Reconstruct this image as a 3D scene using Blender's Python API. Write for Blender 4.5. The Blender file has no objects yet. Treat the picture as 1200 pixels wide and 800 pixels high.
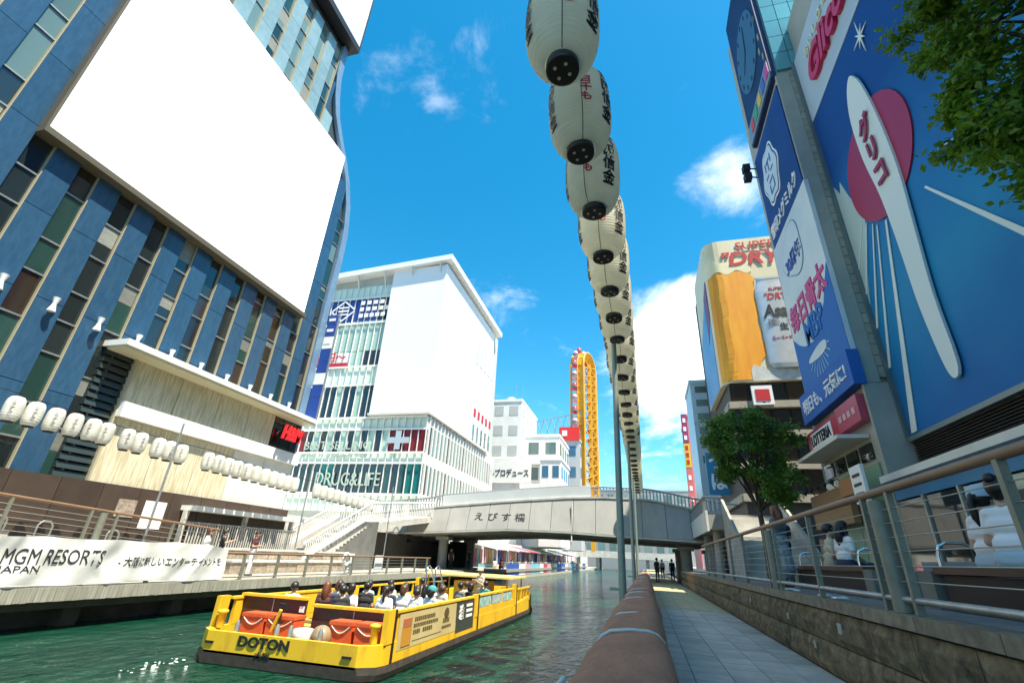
import bpy, bmesh, math, random
from mathutils import Vector, Matrix, noise
R = math.radians
rnd = random.Random(11)
scene = bpy.context.scene
col = scene.collection

# ------------------------------------------------------------------ camera
cd = bpy.data.cameras.new('camera'); cam = bpy.data.objects.new('camera', cd); col.objects.link(cam)
cd.sensor_width = 36; cd.lens = 16.387; cd.clip_start = .05; cd.clip_end = 4000
zv = Vector((62, 1185, -546.229)).normalized()      # world up seen from the camera
yv = Vector((157, -260, -546.229)).normalized()     # the canal's direction seen from the camera
xv = yv.cross(zv)
M3 = Matrix((xv, yv, zv))
cam.matrix_world = Matrix.Translation((0, 0, 1.25)) @ M3.to_4x4()
scene.camera = cam
scene.render.resolution_x, scene.render.resolution_y = 1024, 682
scene.render.engine = 'CYCLES'

# ------------------------------------------------------------------ sky, sun, exposure
SUN_EL, SUN_AZ = 64, 118          # azimuth clockwise from +Y (the canal's direction)
w = bpy.data.worlds.new('World'); scene.world = w; w.use_nodes = True
nt = w.node_tree; nt.nodes.clear()
def N(t, **k):
    n = nt.nodes.new(t)
    for a, b in k.items(): setattr(n, a, b)
    return n
out = N('ShaderNodeOutputWorld'); bg = N('ShaderNodeBackground'); bg.inputs[1].default_value = .112
sky = N('ShaderNodeTexSky', sky_type='NISHITA', sun_disc=False)
sky.sun_elevation = R(SUN_EL); sky.sun_rotation = R(SUN_AZ)
sky.air_density = 1.0; sky.dust_density = .35; sky.ozone_density = 2.2; sky.altitude = 50
hs = N('ShaderNodeHueSaturation'); hs.inputs['Saturation'].default_value = 1.42; hs.inputs['Hue'].default_value = .479; hs.inputs['Value'].default_value = 1.0
nt.links.new(sky.outputs[0], hs.inputs['Color'])
tc = N('ShaderNodeTexCoord')
# fair-weather clouds, thrown on a flat layer: direction divided by its height
sep = N('ShaderNodeSeparateXYZ'); nt.links.new(tc.outputs['Generated'], sep.inputs[0])
mx = N('ShaderNodeMath', operation='MAXIMUM'); nt.links.new(sep.outputs[2], mx.inputs[0]); mx.inputs[1].default_value = .03
ad = N('ShaderNodeMath', operation='ADD'); nt.links.new(mx.outputs[0], ad.inputs[0]); ad.inputs[1].default_value = .12
dv = N('ShaderNodeVectorMath', operation='DIVIDE'); nt.links.new(tc.outputs['Generated'], dv.inputs[0])
cb = N('ShaderNodeCombineXYZ')
for i in range(3): nt.links.new(ad.outputs[0], cb.inputs[i])
nt.links.new(cb.outputs[0], dv.inputs[1])
mp = N('ShaderNodeMapping'); mp.inputs['Location'].default_value = (.82, .3, 0); mp.inputs['Scale'].default_value = (1, .8, 1)
nt.links.new(dv.outputs[0], mp.inputs[0])
n1 = N('ShaderNodeTexNoise'); n1.inputs['Scale'].default_value = 3.0; n1.inputs['Detail'].default_value = 9; n1.inputs['Roughness'].default_value = .64; n1.inputs['Distortion'].default_value = .35
nt.links.new(mp.outputs[0], n1.inputs['Vector'])
def dotblob(v, width):
    d = N('ShaderNodeVectorMath', operation='DOT_PRODUCT'); nt.links.new(tc.outputs['Generated'], d.inputs[0]); d.inputs[1].default_value = Vector(v).normalized()
    m = N('ShaderNodeMapRange', interpolation_type='SMOOTHSTEP'); nt.links.new(d.outputs['Value'], m.inputs[0])
    m.inputs[1].default_value = math.cos(R(width)); m.inputs[2].default_value = 1
    return m
CLOUDS = [((.085, .908, .411), 9, .36), ((.04, .93, .36), 8, .30), ((.13, .88, .44), 7, .30), ((.185, .755, .63), 7, .11), ((.22, .73, .645), 5, .10), ((.10, .955, .27), 6, .18), ((-.02, .98, .12), 12, .12), ((-.34, .53, .775), 2.6, .07), ((-.24, .49, .836), 2.2, .06), ((.6, -.5, .5), 14, .25), ((-.7, -.5, .45), 15, .25), ((.2, -.8, .6), 12, .2)]
acc = None
for v, wd, amp in CLOUDS:
    m = dotblob(v, wd); m.inputs[4].default_value = amp
    if acc is None: acc = m.outputs[0]
    else:
        a2 = N('ShaderNodeMath', operation='ADD'); nt.links.new(acc, a2.inputs[0]); nt.links.new(m.outputs[0], a2.inputs[1]); acc = a2.outputs[0]
a3 = N('ShaderNodeMath', operation='ADD'); nt.links.new(acc, a3.inputs[0]); nt.links.new(n1.outputs[0], a3.inputs[1])
cr = N('ShaderNodeMapRange', interpolation_type='SMOOTHSTEP'); nt.links.new(a3.outputs[0], cr.inputs[0])
cr.inputs[1].default_value = .58; cr.inputs[2].default_value = 1.0; cr.inputs[4].default_value = .96
mixc = N('ShaderNodeMix', data_type='RGBA'); nt.links.new(cr.outputs[0], mixc.inputs[0]); nt.links.new(hs.outputs[0], mixc.inputs[6])
mixc.inputs[7].default_value = (7.2, 7.5, 7.8, 1)
nt.links.new(mixc.outputs[2], bg.inputs[0]); nt.links.new(bg.outputs[0], out.inputs[0])

sl = bpy.data.lights.new('sun', 'SUN'); sl.energy = 4.6; sl.angle = R(.5); sl.color = (1, .92, .76)
so = bpy.data.objects.new('sun', sl); col.objects.link(so)
sd = Vector((math.sin(R(SUN_AZ)) * math.cos(R(SUN_EL)), math.cos(R(SUN_AZ)) * math.cos(R(SUN_EL)), math.sin(R(SUN_EL))))
so.rotation_euler = sd.to_track_quat('Z', 'Y').to_euler()
vs = scene.view_settings; vs.view_transform = 'Standard'; vs.look = 'None'; vs.exposure = 1.3; vs.gamma = 1

# ------------------------------------------------------------------ materials
MATS = {}
def mat(name, c, rough=.6, metal=0, c2=None, scale=3., stretch=(1, 1, 1), bump=0, bscale=30., spec=.5, emit=None, es=1., trans=0, alpha=1, rv=0, contrast=(.35, .68), coat=0, sub=0, thin=False):
    """A procedural material: two colours mixed by world-space noise, optional fine relief and per-object variation."""
    if name in MATS: return MATS[name]
    m = bpy.data.materials.new(name); m.use_nodes = True
    t = m.node_tree; b = t.nodes['Principled BSDF']
    L = t.links.new
    b.inputs['Base Color'].default_value = (*c, 1); b.inputs['Roughness'].default_value = rough; b.inputs['Metallic'].default_value = metal
    b.inputs['Specular IOR Level'].default_value = spec; b.inputs['Alpha'].default_value = alpha
    b.inputs['Transmission Weight'].default_value = trans; b.inputs['Coat Weight'].default_value = coat
    if emit: b.inputs['Emission Color'].default_value = (*emit, 1); b.inputs['Emission Strength'].default_value = es
    g = t.nodes.new('ShaderNodeNewGeometry')
    mp = t.nodes.new('ShaderNodeMapping'); mp.inputs['Scale'].default_value = stretch; L(g.outputs['Position'], mp.inputs[0])
    src = None
    if c2:
        n = t.nodes.new('ShaderNodeTexNoise'); n.inputs['Scale'].default_value = scale; n.inputs['Detail'].default_value = 7; n.inputs['Roughness'].default_value = .62
        L(mp.outputs[0], n.inputs['Vector'])
        r = t.nodes.new('ShaderNodeMapRange'); r.inputs[1].default_value, r.inputs[2].default_value = contrast; L(n.outputs[0], r.inputs[0])
        x = t.nodes.new('ShaderNodeMix'); x.data_type = 'RGBA'; L(r.outputs[0], x.inputs[0])
        x.inputs[6].default_value = (*c, 1); x.inputs[7].default_value = (*c2, 1); src = x.outputs[2]
    if rv:
        oi = t.nodes.new('ShaderNodeObjectInfo'); r = t.nodes.new('ShaderNodeMapRange'); r.inputs[3].default_value = 1 - rv; r.inputs[4].default_value = 1 + rv; L(oi.outputs['Random'], r.inputs[0])
        h = t.nodes.new('ShaderNodeHueSaturation'); L(r.outputs[0], h.inputs['Value'])
        if src: L(src, h.inputs['Color'])
        else: h.inputs['Color'].default_value = (*c, 1)
        src = h.outputs[0]
    if src: L(src, b.inputs['Base Color'])
    if bump:
        n = t.nodes.new('ShaderNodeTexNoise'); n.inputs['Scale'].default_value = bscale; n.inputs['Detail'].default_value = 4; L(mp.outputs[0], n.inputs['Vector'])
        bp = t.nodes.new('ShaderNodeBump'); bp.inputs['Strength'].default_value = bump; bp.inputs['Distance'].default_value = .02
        L(n.outputs[0], bp.inputs['Height']); L(bp.outputs[0], b.inputs['Normal'])
    if sub:
        tr = t.nodes.new('ShaderNodeBsdfTranslucent'); ms = t.nodes.new('ShaderNodeMixShader'); ms.inputs[0].default_value = sub
        if src: L(src, tr.inputs[0])
        else: tr.inputs[0].default_value = (*c, 1)
        o = t.nodes['Material Output']; L(b.outputs[0], ms.inputs[1]); L(tr.outputs[0], ms.inputs[2]); L(ms.outputs[0], o.inputs[0])
    MATS[name] = m
    return m

# ------------------------------------------------------------------ building helpers
ORG = {}
def org(o): return ORG.get(o.name, Vector((0, 0, 0))) if o else Vector((0, 0, 0))
def props(o, label=None, cat=None, group=None, kind=None):
    if label: o['label'] = label
    if cat: o['category'] = cat
    if group: o['group'] = group
    if kind: o['kind'] = kind
    return o
def thing(name, label, cat, loc=(0, 0, 0), group=None):
    o = bpy.data.objects.new(name, None); col.objects.link(o); o.location = loc; o.empty_display_size = .2
    ORG[o.name] = Vector(loc)
    return props(o, label, cat, group)
def link(name, me, parent=None, loc=None, rot=None, scale=None, label=None):
    """A mesh object at world position loc (default: its parent's origin)."""
    o = bpy.data.objects.new(name, me); col.objects.link(o); o.parent = parent
    L = Vector(loc) if loc is not None else Vector((0, 0, 0))
    ORG[o.name] = L
    o.location = L - org(parent)
    if rot: o.rotation_euler = rot
    if scale: o.scale = scale
    if label: o['label'] = label
    return o

class MB:
    """Collects shapes in world coordinates into one mesh."""
    def __init__(s): s.v = []; s.f = []; s.sm = []
    def add(s, vs, fs, smooth=False):
        n = len(s.v); s.v += [tuple(p) for p in vs]; s.f += [tuple(i + n for i in q) for q in fs]; s.sm += [smooth] * len(fs); return s
    def box(s, x0, x1, y0, y1, z0, z1):
        if x1 < x0: x0, x1 = x1, x0
        if y1 < y0: y0, y1 = y1, y0
        if z1 < z0: z0, z1 = z1, z0
        return s.add([(x0, y0, z0), (x1, y0, z0), (x1, y1, z0), (x0, y1, z0), (x0, y0, z1), (x1, y0, z1), (x1, y1, z1), (x0, y1, z1)],
                     [(0, 3, 2, 1), (4, 5, 6, 7), (0, 1, 5, 4), (1, 2, 6, 5), (2, 3, 7, 6), (3, 0, 4, 7)])
    def hexa(s, a, b):
        """a, b: four points each, the bottom and top of a distorted box."""
        return s.add(list(a) + list(b), [(0, 3, 2, 1), (4, 5, 6, 7), (0, 1, 5, 4), (1, 2, 6, 5), (2, 3, 7, 6), (3, 0, 4, 7)])
    def quad(s, *p): return s.add(p, [tuple(range(len(p)))])
    def prism(s, poly, fn, d0, d1):
        """poly: 2-D outline; fn(u, v, d) -> world; extruded from d0 to d1."""
        n = len(poly)
        vs = [fn(u, v, d0) for u, v in poly] + [fn(u, v, d1) for u, v in poly]
        fs = [tuple(range(n - 1, -1, -1)), tuple(range(n, 2 * n))] + [(i, (i + 1) % n, n + (i + 1) % n, n + i) for i in range(n)]
        return s.add(vs, fs)
    def cyl(s, p0, p1, r0, r1=None, n=10, cap=True, smooth=True):
        p0, p1 = Vector(p0), Vector(p1); r1 = r0 if r1 is None else r1
        d = p1 - p0
        if d.length < 1e-6: return s
        d.normalize(); a = d.orthogonal().normalized(); b = d.cross(a)
        vs = []
        for p, r in ((p0, r0), (p1, r1)):
            for i in range(n):
                t = 2 * math.pi * i / n; vs.append(p + a * (r * math.cos(t)) + b * (r * math.sin(t)))
        s.add(vs, [(i, (i + 1) % n, n + (i + 1) % n, n + i) for i in range(n)], smooth)
        if cap: s.add(vs, [tuple(range(n - 1, -1, -1)), tuple(range(n, 2 * n))])
        return s
    def tube(s, pts, r, n=6, closed=False):
        pts = [Vector(p) for p in pts]; rs = r if isinstance(r, (list, tuple)) else [r] * len(pts)
        vs = []; k = len(pts); prev = None
        for i, p in enumerate(pts):
            d = (pts[(i + 1) % k] - pts[i - 1]) if closed else (pts[min(i + 1, k - 1)] - pts[max(i - 1, 0)])
            d.normalize()
            a = (prev - d * prev.dot(d)) if prev else d.orthogonal()
            if a.length < 1e-6: a = d.orthogonal()
            a.normalize(); prev = a; b = d.cross(a)
            for j in range(n):
                t = 2 * math.pi * j / n; vs.append(p + a * (rs[i] * math.cos(t)) + b * (rs[i] * math.sin(t)))
        m = k if closed else k - 1
        fs = [(i * n + j, i * n + (j + 1) % n, ((i + 1) % k) * n + (j + 1) % n, ((i + 1) % k) * n + j) for i in range(m) for j in range(n)]
        s.add(vs, fs, True)
        if not closed: s.add(vs, [tuple(range(n - 1, -1, -1)), tuple(range((k - 1) * n, k * n))])
        return s
    def lathe(s, prof, c=(0, 0, 0), n=20, smooth=True, cap=True):
        c = Vector(c); vs = [c + Vector((r * math.cos(2 * math.pi * i / n), r * math.sin(2 * math.pi * i / n), z)) for r, z in prof for i in range(n)]
        k = len(prof)
        s.add(vs, [(j * n + i, j * n + (i + 1) % n, (j + 1) * n + (i + 1) % n, (j + 1) * n + i) for j in range(k - 1) for i in range(n)], smooth)
        if cap: s.add(vs, [tuple(range(n - 1, -1, -1)), tuple(range((k - 1) * n, k * n))])
        return s
    def ball(s, c, r, sc=(1, 1, 1), n=12, m=8):
        prof = [(max(1e-4, math.sin(math.pi * j / m)), -math.cos(math.pi * j / m)) for j in range(m + 1)]
        c = Vector(c)
        vs = [c + Vector((p * math.cos(2 * math.pi * i / n) * r * sc[0], p * math.sin(2 * math.pi * i / n) * r * sc[1], z * r * sc[2])) for p, z in prof for i in range(n)]
        return s.add(vs, [(j * n + i, j * n + (i + 1) % n, (j + 1) * n + (i + 1) % n, (j + 1) * n + i) for j in range(m) for i in range(n)], True)
    def mesh(s, name, o=(0, 0, 0), m=None):
        me = bpy.data.meshes.new(name); ox, oy, oz = o
        me.from_pydata([(x - ox, y - oy, z - oz) for x, y, z in s.v], [], s.f)
        me.polygons.foreach_set('use_smooth', s.sm); me.update()
        if m: me.materials.append(m)
        return me
    def build(s, name, m, parent=None, label=None, cat=None, group=None, kind=None):
        if parent is not None: o = org(parent)
        else:
            xs, ys, zs = zip(*s.v); o = Vector(((min(xs) + max(xs)) / 2, (min(ys) + max(ys)) / 2, min(zs)))
        ob = link(name, s.mesh(name, o, m), parent, o, label=label)
        return props(ob, None, cat, group, kind)

UNIT = {}
def bx(name, m, parent, x0, x1, y0, y1, z0, z1, label=None):
    """A box piece that shares one unit mesh per material."""
    if m.name not in UNIT: UNIT[m.name] = MB().box(-.5, .5, -.5, .5, -.5, .5).mesh('piece_' + m.name, m=m)
    return link(name, UNIT[m.name], parent, ((x0 + x1) / 2, (y0 + y1) / 2, (z0 + z1) / 2), scale=(abs(x1 - x0), abs(y1 - y0), abs(z1 - z0)), label=label)
def structure(name, mb, m, label=None):
    o = mb.build(name, m); o['kind'] = 'structure'
    if label: o['label'] = label
    return o

TXT = {}
def glyphs(s, bold=0, shear=0, ext=.02, vertical=False, spacing=1.):
    """Lettering as a flat solid, one unit tall; returns verts (u, v, w) centred on the origin and faces."""
    key = (s, bold, shear, ext, vertical, spacing)
    if key in TXT: return TXT[key]
    V, F = [], []
    rows = list(s) if vertical else [s]
    for k, r in enumerate(rows):
        if r == ' ': continue
        c = bpy.data.curves.new('lettering', 'FONT'); c.body = r; c.size = 1; c.resolution_u = 3; c.offset = bold; c.shear = shear; c.extrude = ext; c.align_x = 'CENTER'; c.space_character = spacing
        o = bpy.data.objects.new('lettering', c); col.objects.link(o)
        me = bpy.data.meshes.new_from_object(o.evaluated_get(bpy.context.evaluated_depsgraph_get()))
        n = len(V); V += [(v.co.x, v.co.y - k * 1.02 * spacing, v.co.z) for v in me.vertices]; F += [tuple(i + n for i in p.vertices) for p in me.polygons]
        bpy.data.objects.remove(o); bpy.data.curves.remove(c); bpy.data.meshes.remove(me)
    us = [v[0] for v in V]; vv = [v[1] for v in V]
    cu, cv = (min(us) + max(us)) / 2, (min(vv) + max(vv)) / 2
    V = [(a - cu, b - cv, c) for a, b, c in V]
    TXT[key] = (V, F, max(us) - min(us), max(vv) - min(vv))
    return TXT[key]
def text(s, m, parent, c, U, Vv, width=None, height=None, name='lettering', depth=.02, fn=None, **k):
    """Lettering s centred at world point c, reading along U with its tops along Vv, fitted to width and/or height."""
    V, F, w0, h0 = glyphs(s, **k)
    if width is None: width = height / h0 * w0
    if height is None: height = width / w0 * h0
    su, sv = width / w0, height / h0
    U, Vv, c = Vector(U).normalized(), Vector(Vv).normalized(), Vector(c); W = U.cross(Vv).normalized()
    ex = max(v[2] for v in V) or 1
    b = MB(); b.add([(fn(u * su, v * sv, z / ex * depth) if fn else c + U * (u * su) + Vv * (v * sv) + W * (z / ex * depth)) for u, v, z in V], F)
    return b.build(name, m, parent)
# ------------------------------------------------------------------ shared materials
concrete = mat('concrete', (.36, .35, .32), .85, c2=(.24, .23, .21), scale=1.6, bump=.25)
pale_conc = mat('pale_concrete', (.58, .56, .51), .8, c2=(.42, .40, .36), scale=1.2, bump=.15, rv=.04)
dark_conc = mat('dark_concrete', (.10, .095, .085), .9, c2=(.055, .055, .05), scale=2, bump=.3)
white_paint = mat('white_paint', (.80, .80, .78), .5, c2=(.72, .72, .69), scale=.7, rv=.02)
off_white = mat('off_white', (.70, .69, .64), .6, c2=(.60, .59, .54), scale=.9)
blackm = mat('black_metal', (.012, .012, .014), .45)
dark_metal = mat('dark_metal', (.035, .036, .038), .5, metal=.3)
steel = mat('galvanised_steel', (.42, .43, .42), .42, metal=.7, c2=(.30, .31, .30), scale=6)
olive_steel = mat('painted_grey_post', (.23, .235, .19), .5, metal=.25, c2=(.18, .18, .14), scale=5)
chrome = mat('bright_steel', (.72, .72, .72), .2, metal=1)
glass_dark = mat('dark_glass', (.015, .022, .024), .05, spec=1., rv=.3, bump=.06, bscale=1.1)
glass_green = mat('green_glass', (.016, .048, .042), .05, spec=1., rv=.4, bump=.06, bscale=1.1)
glass_brown = mat('brown_glass', (.026, .017, .011), .05, spec=1., rv=.5, bump=.06, bscale=1.1)
glass_sky = mat('sky_reflect_glass', (.12, .19, .18), .05, spec=1., rv=.3, bump=.06, bscale=1.1)  # pale tint paints sky reflections into the panes
rail_brown = mat('brown_handrail', (.23, .135, .075), .5, c2=(.17, .10, .055), scale=8, stretch=(1, .2, 1))
red_print = mat('red_print', (.50, .02, .03), .5)
black_print = mat('black_print', (.015, .013, .012), .55)
white_print = mat('white_print', (.80, .80, .79), .5)
blue_print = mat('blue_print', (.015, .06, .30), .5)

# ------------------------------------------------------------------ setting
structure('ground', MB().box(-1500, 1500, -600, 2500, -2.2, -2.0), dark_conc)
wm = bpy.data.materials.new('canal_water'); wm.use_nodes = True; t = wm.node_tree; b = t.nodes['Principled BSDF']
b.inputs['Roughness'].default_value = .05; b.inputs['Specular IOR Level'].default_value = .6
g = t.nodes.new('ShaderNodeNewGeometry'); mp = t.nodes.new('ShaderNodeMapping'); mp.inputs['Scale'].default_value = (1, .55, 1); t.links.new(g.outputs['Position'], mp.inputs[0])
na = t.nodes.new('ShaderNodeTexNoise'); na.inputs['Scale'].default_value = .35; na.inputs['Detail'].default_value = 3; t.links.new(mp.outputs[0], na.inputs[0])
cx = t.nodes.new('ShaderNodeMix'); cx.data_type = 'RGBA'; cx.inputs[6].default_value = (.002, .032, .019, 1); cx.inputs[7].default_value = (.007, .060, .030, 1); t.links.new(na.outputs[0], cx.inputs[0]); t.links.new(cx.outputs[2], b.inputs['Base Color'])
nb = t.nodes.new('ShaderNodeTexNoise'); nb.inputs['Scale'].default_value = 3.4; nb.inputs['Detail'].default_value = 5; nb.inputs['Roughness'].default_value = .6; nb.inputs['Distortion'].default_value = .6; t.links.new(mp.outputs[0], nb.inputs[0])
nc = t.nodes.new('ShaderNodeTexNoise'); nc.inputs['Scale'].default_value = .7; nc.inputs['Detail'].default_value = 2; t.links.new(mp.outputs[0], nc.inputs[0])
ma = t.nodes.new('ShaderNodeMath'); ma.operation = 'MULTIPLY_ADD'; ma.inputs[1].default_value = 1.5; t.links.new(nc.outputs[0], ma.inputs[0]); t.links.new(nb.outputs[0], ma.inputs[2])
bp = t.nodes.new('ShaderNodeBump'); bp.inputs['Strength'].default_value = 1.0; bp.inputs['Distance'].default_value = .32; t.links.new(ma.outputs[0], bp.inputs['Height']); t.links.new(bp.outputs[0], b.inputs['Normal'])
structure('water', MB().quad((-19, -40, -1), (-.42, -40, -1), (-.42, 320, -1), (-19, 320, -1)), wm)

# near quay with its paved walkway
walk = structure('walkway', MB().box(-.42, 2.5, -8, 130, -1.9, -.012), dark_conc)
pave_a = mat('grey_paving', (.47, .43, .36), .75, c2=(.28, .26, .22), scale=1.1, bump=.12, rv=.13, contrast=(.34, .72))
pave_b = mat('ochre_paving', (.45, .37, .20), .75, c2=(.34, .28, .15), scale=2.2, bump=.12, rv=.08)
for j in range(58):
    y0 = 1.6 + j * .47
    for i in range(5):
        x0 = .02 + i * .47
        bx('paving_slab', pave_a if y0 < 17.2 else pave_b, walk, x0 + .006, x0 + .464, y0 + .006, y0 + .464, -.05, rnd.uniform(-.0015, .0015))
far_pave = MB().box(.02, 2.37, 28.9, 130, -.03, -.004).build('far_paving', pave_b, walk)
structure('quay_edge', MB().box(-.62, -.424, -8, 130, -1.9, -.06), concrete)

# far (left) quay: a deck on a set-back wall
deck_m = mat('deck_concrete', (.47, .44, .37), .85, c2=(.33, .30, .24), scale=1.5, bump=.2)
ld = structure('left_quay_deck', MB().box(-21, -14.55, -10, 130, -.14, 0), deck_m)
fascia_m = mat('timber_fascia', (.36, .35, .29), .8, c2=(.20, .19, .15), scale=9, stretch=(1, 3, .15), rv=.12)
for k in range(150):
    y0 = 3.5 + k * .145
    bx('fascia_board', fascia_m, ld, -14.55, -14.44, y0, y0 + .137, -.31 - rnd.uniform(0, .012), .004)
MB().box(-14.55, -14.44, 25.3, 130, -.31, .002).build('far_fascia', fascia_m, ld)
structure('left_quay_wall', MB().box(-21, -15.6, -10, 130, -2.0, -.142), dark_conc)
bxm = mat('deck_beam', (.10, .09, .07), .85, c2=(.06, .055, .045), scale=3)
for k in range(18):
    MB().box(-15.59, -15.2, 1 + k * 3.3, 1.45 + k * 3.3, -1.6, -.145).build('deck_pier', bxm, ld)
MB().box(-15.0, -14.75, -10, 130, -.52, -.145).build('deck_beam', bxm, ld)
structure('upper_street', MB().box(-140, -21.01, -10, 300, -1.9, 2.95), pale_conc)

# ------------------------------------------------------------------ the blue tower on the left
blue_tile = mat('blue_tile', (.021, .066, .130), .26, c2=(.032, .090, .165), scale=7, stretch=(1, 1, .3), rv=.08, bump=.05, bscale=60, coat=.3)
pale_tile = mat('sky_reflect_tile', (.20, .32, .36), .25, c2=(.27, .38, .40), scale=2, rv=.08, coat=.3)  # rib tile with a pale sky reflection put into its colour
jamb_m = mat('cream_jamb', (.40, .36, .25), .5)
tower = thing('glass_tower', 'tall blue ribbed tower with strip windows and a huge blank white screen', 'building', (-30, 10, 2.95))
PROF = [(3, 24), (8, 24.0), (16, 24.0), (20, 24.1), (22.5, 24.0), (24.5, 23.6), (26.3, 22.9), (27.6, 22.1), (28.9, 21.1), (30.2, 20.25), (31.5, 19.75), (33.3, 19.35), (35, 19.25), (37, 19.3), (40, 19.6), (47, 19.6)]
def prof(z):
    for (a, b), (c, d) in zip(PROF, PROF[1:]):
        if a <= z <= c: return b + (d - b) * (z - a) / (c - a)
    return PROF[-1][1]
poly = [(-6, 2.96)] + [(y - .12, z) for z, y in PROF] + [(-6, 47)]
core_m = mat('tower_core', (.04, .055, .06), .5)
MB().prism(poly, lambda u, v, d: (d, u, v), -40, -20.22).build('core', core_m, tower)
# the curved end cladding follows the profile
cl = MB()
for (a, b), (c, d) in zip(PROF, PROF[1:]):
    cl.add([(-40, b, a), (-19.93, b, a), (-19.93, d, c), (-40, d, c), (-19.93, b - .55, a), (-19.93, d - .55, c), (-20.2, b - .55, a), (-20.2, d - .55, c)], [(0, 1, 2, 3), (1, 4, 5, 2), (4, 6, 7, 5)])
cl.build('end_cladding', mat('grey_blue_cladding', (.13, .22, .34), .3, c2=(.17, .27, .38), scale=1.2, coat=.3), tower)
PITCH = 1.555
cols = [8.25 + PITCH * k for k in range(-3, 10)]
panes_mix = [glass_dark, glass_green, glass_dark, glass_brown, glass_dark, glass_dark]
def zsplit(z0, z1, seed, lo, hi):
    r = random.Random(seed); z = z0; o = [z0]
    while z < z1 - hi: z += r.uniform(lo, hi); o.append(z)
    return o + [z1]
for k, yc in enumerate(cols):
    segs = []
    if yc < 12: segs.append([2.95, 5.8, 8.72, 11.6, 14.35])
    else: segs.append([8.3, 8.72, 11.6, 14.35])
    if yc < 6.9: segs.append([14.35, 17.2, 20.1, 23, 25.9, 28.8])
    if yc > 10: segs.append([26.6, 29.5, 32.4, 35.6])
    if yc > 21.9: segs.append([14.35, 17.2, 20.1, 23, 26])
    for sg in segs:
        for a, b in zip(sg, sg[1:]):
            if yc + .42 > prof(b) - .1: 
                if yc + .1 > prof(b): continue
                bx('facade_panel', blue_tile, tower, -20.21, -19.95, yc - .42, prof(b) - .56, a + .012, b - .012); continue
            bx('facade_panel', blue_tile if a < 26 else pale_tile, tower, -20.21, -19.95, yc - .42, yc + .42, a + .012, b - .012)
    # strip window to the right of the rib
    y0, y1 = yc + .42, yc + PITCH - .42
    for si, sg in enumerate(segs):
        zs = zsplit(sg[0], sg[-1], k * 7 + si, 1.0, 2.3)
        for q, (a, b) in enumerate(zip(zs, zs[1:])):
            if y1 > prof(b) - .5: continue
            up = a > 14.4
            m = ([glass_sky, glass_green, glass_sky] if up else ([glass_green, glass_green, glass_dark] if a < 7 and yc < 12 else panes_mix))[(k * 5 + q * 3 + (q * q)) % (3 if up or (a < 7 and yc < 12) else 6)]
            bx('window_pane', m, tower, -20.2, -20.13, y0 + .004, y1 - .004, a + .03, b - .03)
            if rnd.random() < .28: bx('pane_reflection', mat('pane_reflection', (.24, .25, .22), .6, c2=(.16, .17, .15), scale=3, stretch=(1, 1, 6), rv=.3), tower, -20.128, -20.122, y0 + .02, y1 - .06, b - .03 - (b - a) * rnd.uniform(.25, .7), b - .032)  # pale strips painted in as reflections on the glass
            bx('transom', steel, tower, -20.2, -20.07, y0 + .004, y1 - .004, b - .03, b + .03)
        if y1 < prof(sg[-1]) - .5: bx('window_jamb', jamb_m, tower, -20.2, -19.99, y1 - .032, y1 - .006, sg[0], sg[-1])
# left of the screen: wide green glazing
for q, (a, b) in enumerate([(14.35, 17), (17, 19.8), (19.8, 22.6), (22.6, 25.4), (25.4, 28.6)]):
    bx('window_pane', glass_green if q % 2 else glass_sky, tower, -20.2, -20.12, 1.2, 3.1, a + .04, b - .04)
# the great screen
frame_m = mat('screen_frame', (.10, .085, .055), .5)
scr = MB().box(-20.22, -19.62, 7.2, 21.4, 14.36, 27.45).build('screen', mat('blank_screen', (.8, .8, .8), .5, emit=(1, 1, 1), es=.55), tower, label='huge blank white advertising screen')
MB().box(-20.2, -19.5, 7.1, 21.5, 14.1, 14.355).box(-20.2, -19.56, 7.1, 7.195, 14.36, 27.6).build('screen_frame', frame_m, scr)
up = MB().box(-20.2, -19.3, 9.5, 19.5, 37.0, 44).build('upper_screen', mat('pale_screen', (.50, .56, .74), .4, c2=(.72, .75, .84), scale=.35), tower)
MB().box(-20.2, -19.2, 9.4, 19.55, 36.4, 36.99).box(-20.2, -19.24, 19.501, 19.6, 37, 44).build('screen_frame', blackm, up)
# wall lamps on the ribs
lamp_me = MB().lathe([(.13, -.28), (.065, -.03), (.065, .03), (.12, .25)], n=12).box(-.12, -.0, -.03, .03, -.04, .04).mesh('wall_lamp', m=white_paint)
for yc in cols[2:]:
    link('wall_lamp', lamp_me, tower, (-19.77, yc + .05, 8.62))
# shop front under a lit canopy
cream = mat('cream_screen', (.66, .61, .46), .6, c2=(.48, .42, .27), scale=5, stretch=(1, 2.5, .22), contrast=(.42, .60))
MB().box(-20.2, -18.85, 12.05, 24.0, 8.0, 8.24).build('canopy', white_paint, tower)
MB().box(-19.98, -18.95, 12.15, 23.9, 7.9, 7.995).build('canopy_soffit', mat('cream_soffit', (.70, .64, .45), .6), tower)
ye = [13.35, 15.55, 17.75, 19.7, 21.6]
for a, b in zip(ye, ye[1:]): bx('cream_panel', cream, tower, -20.2, -19.85, a + .015, b - .015, 6.15, 7.9)
ye = [13.35, 15.4, 17.5, 19.5, 21.6, 23.9]
for q, (a, b) in enumerate(zip(ye, ye[1:])): bx('cream_panel', cream if q < 3 else off_white, tower, -20.2, -19.85, a + .015, b - .015, 3.06, 5.5)
MB().box(-20.2, -19.55, 13.3, 23.95, 5.52, 6.12).build('white_band', white_paint, tower)
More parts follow.
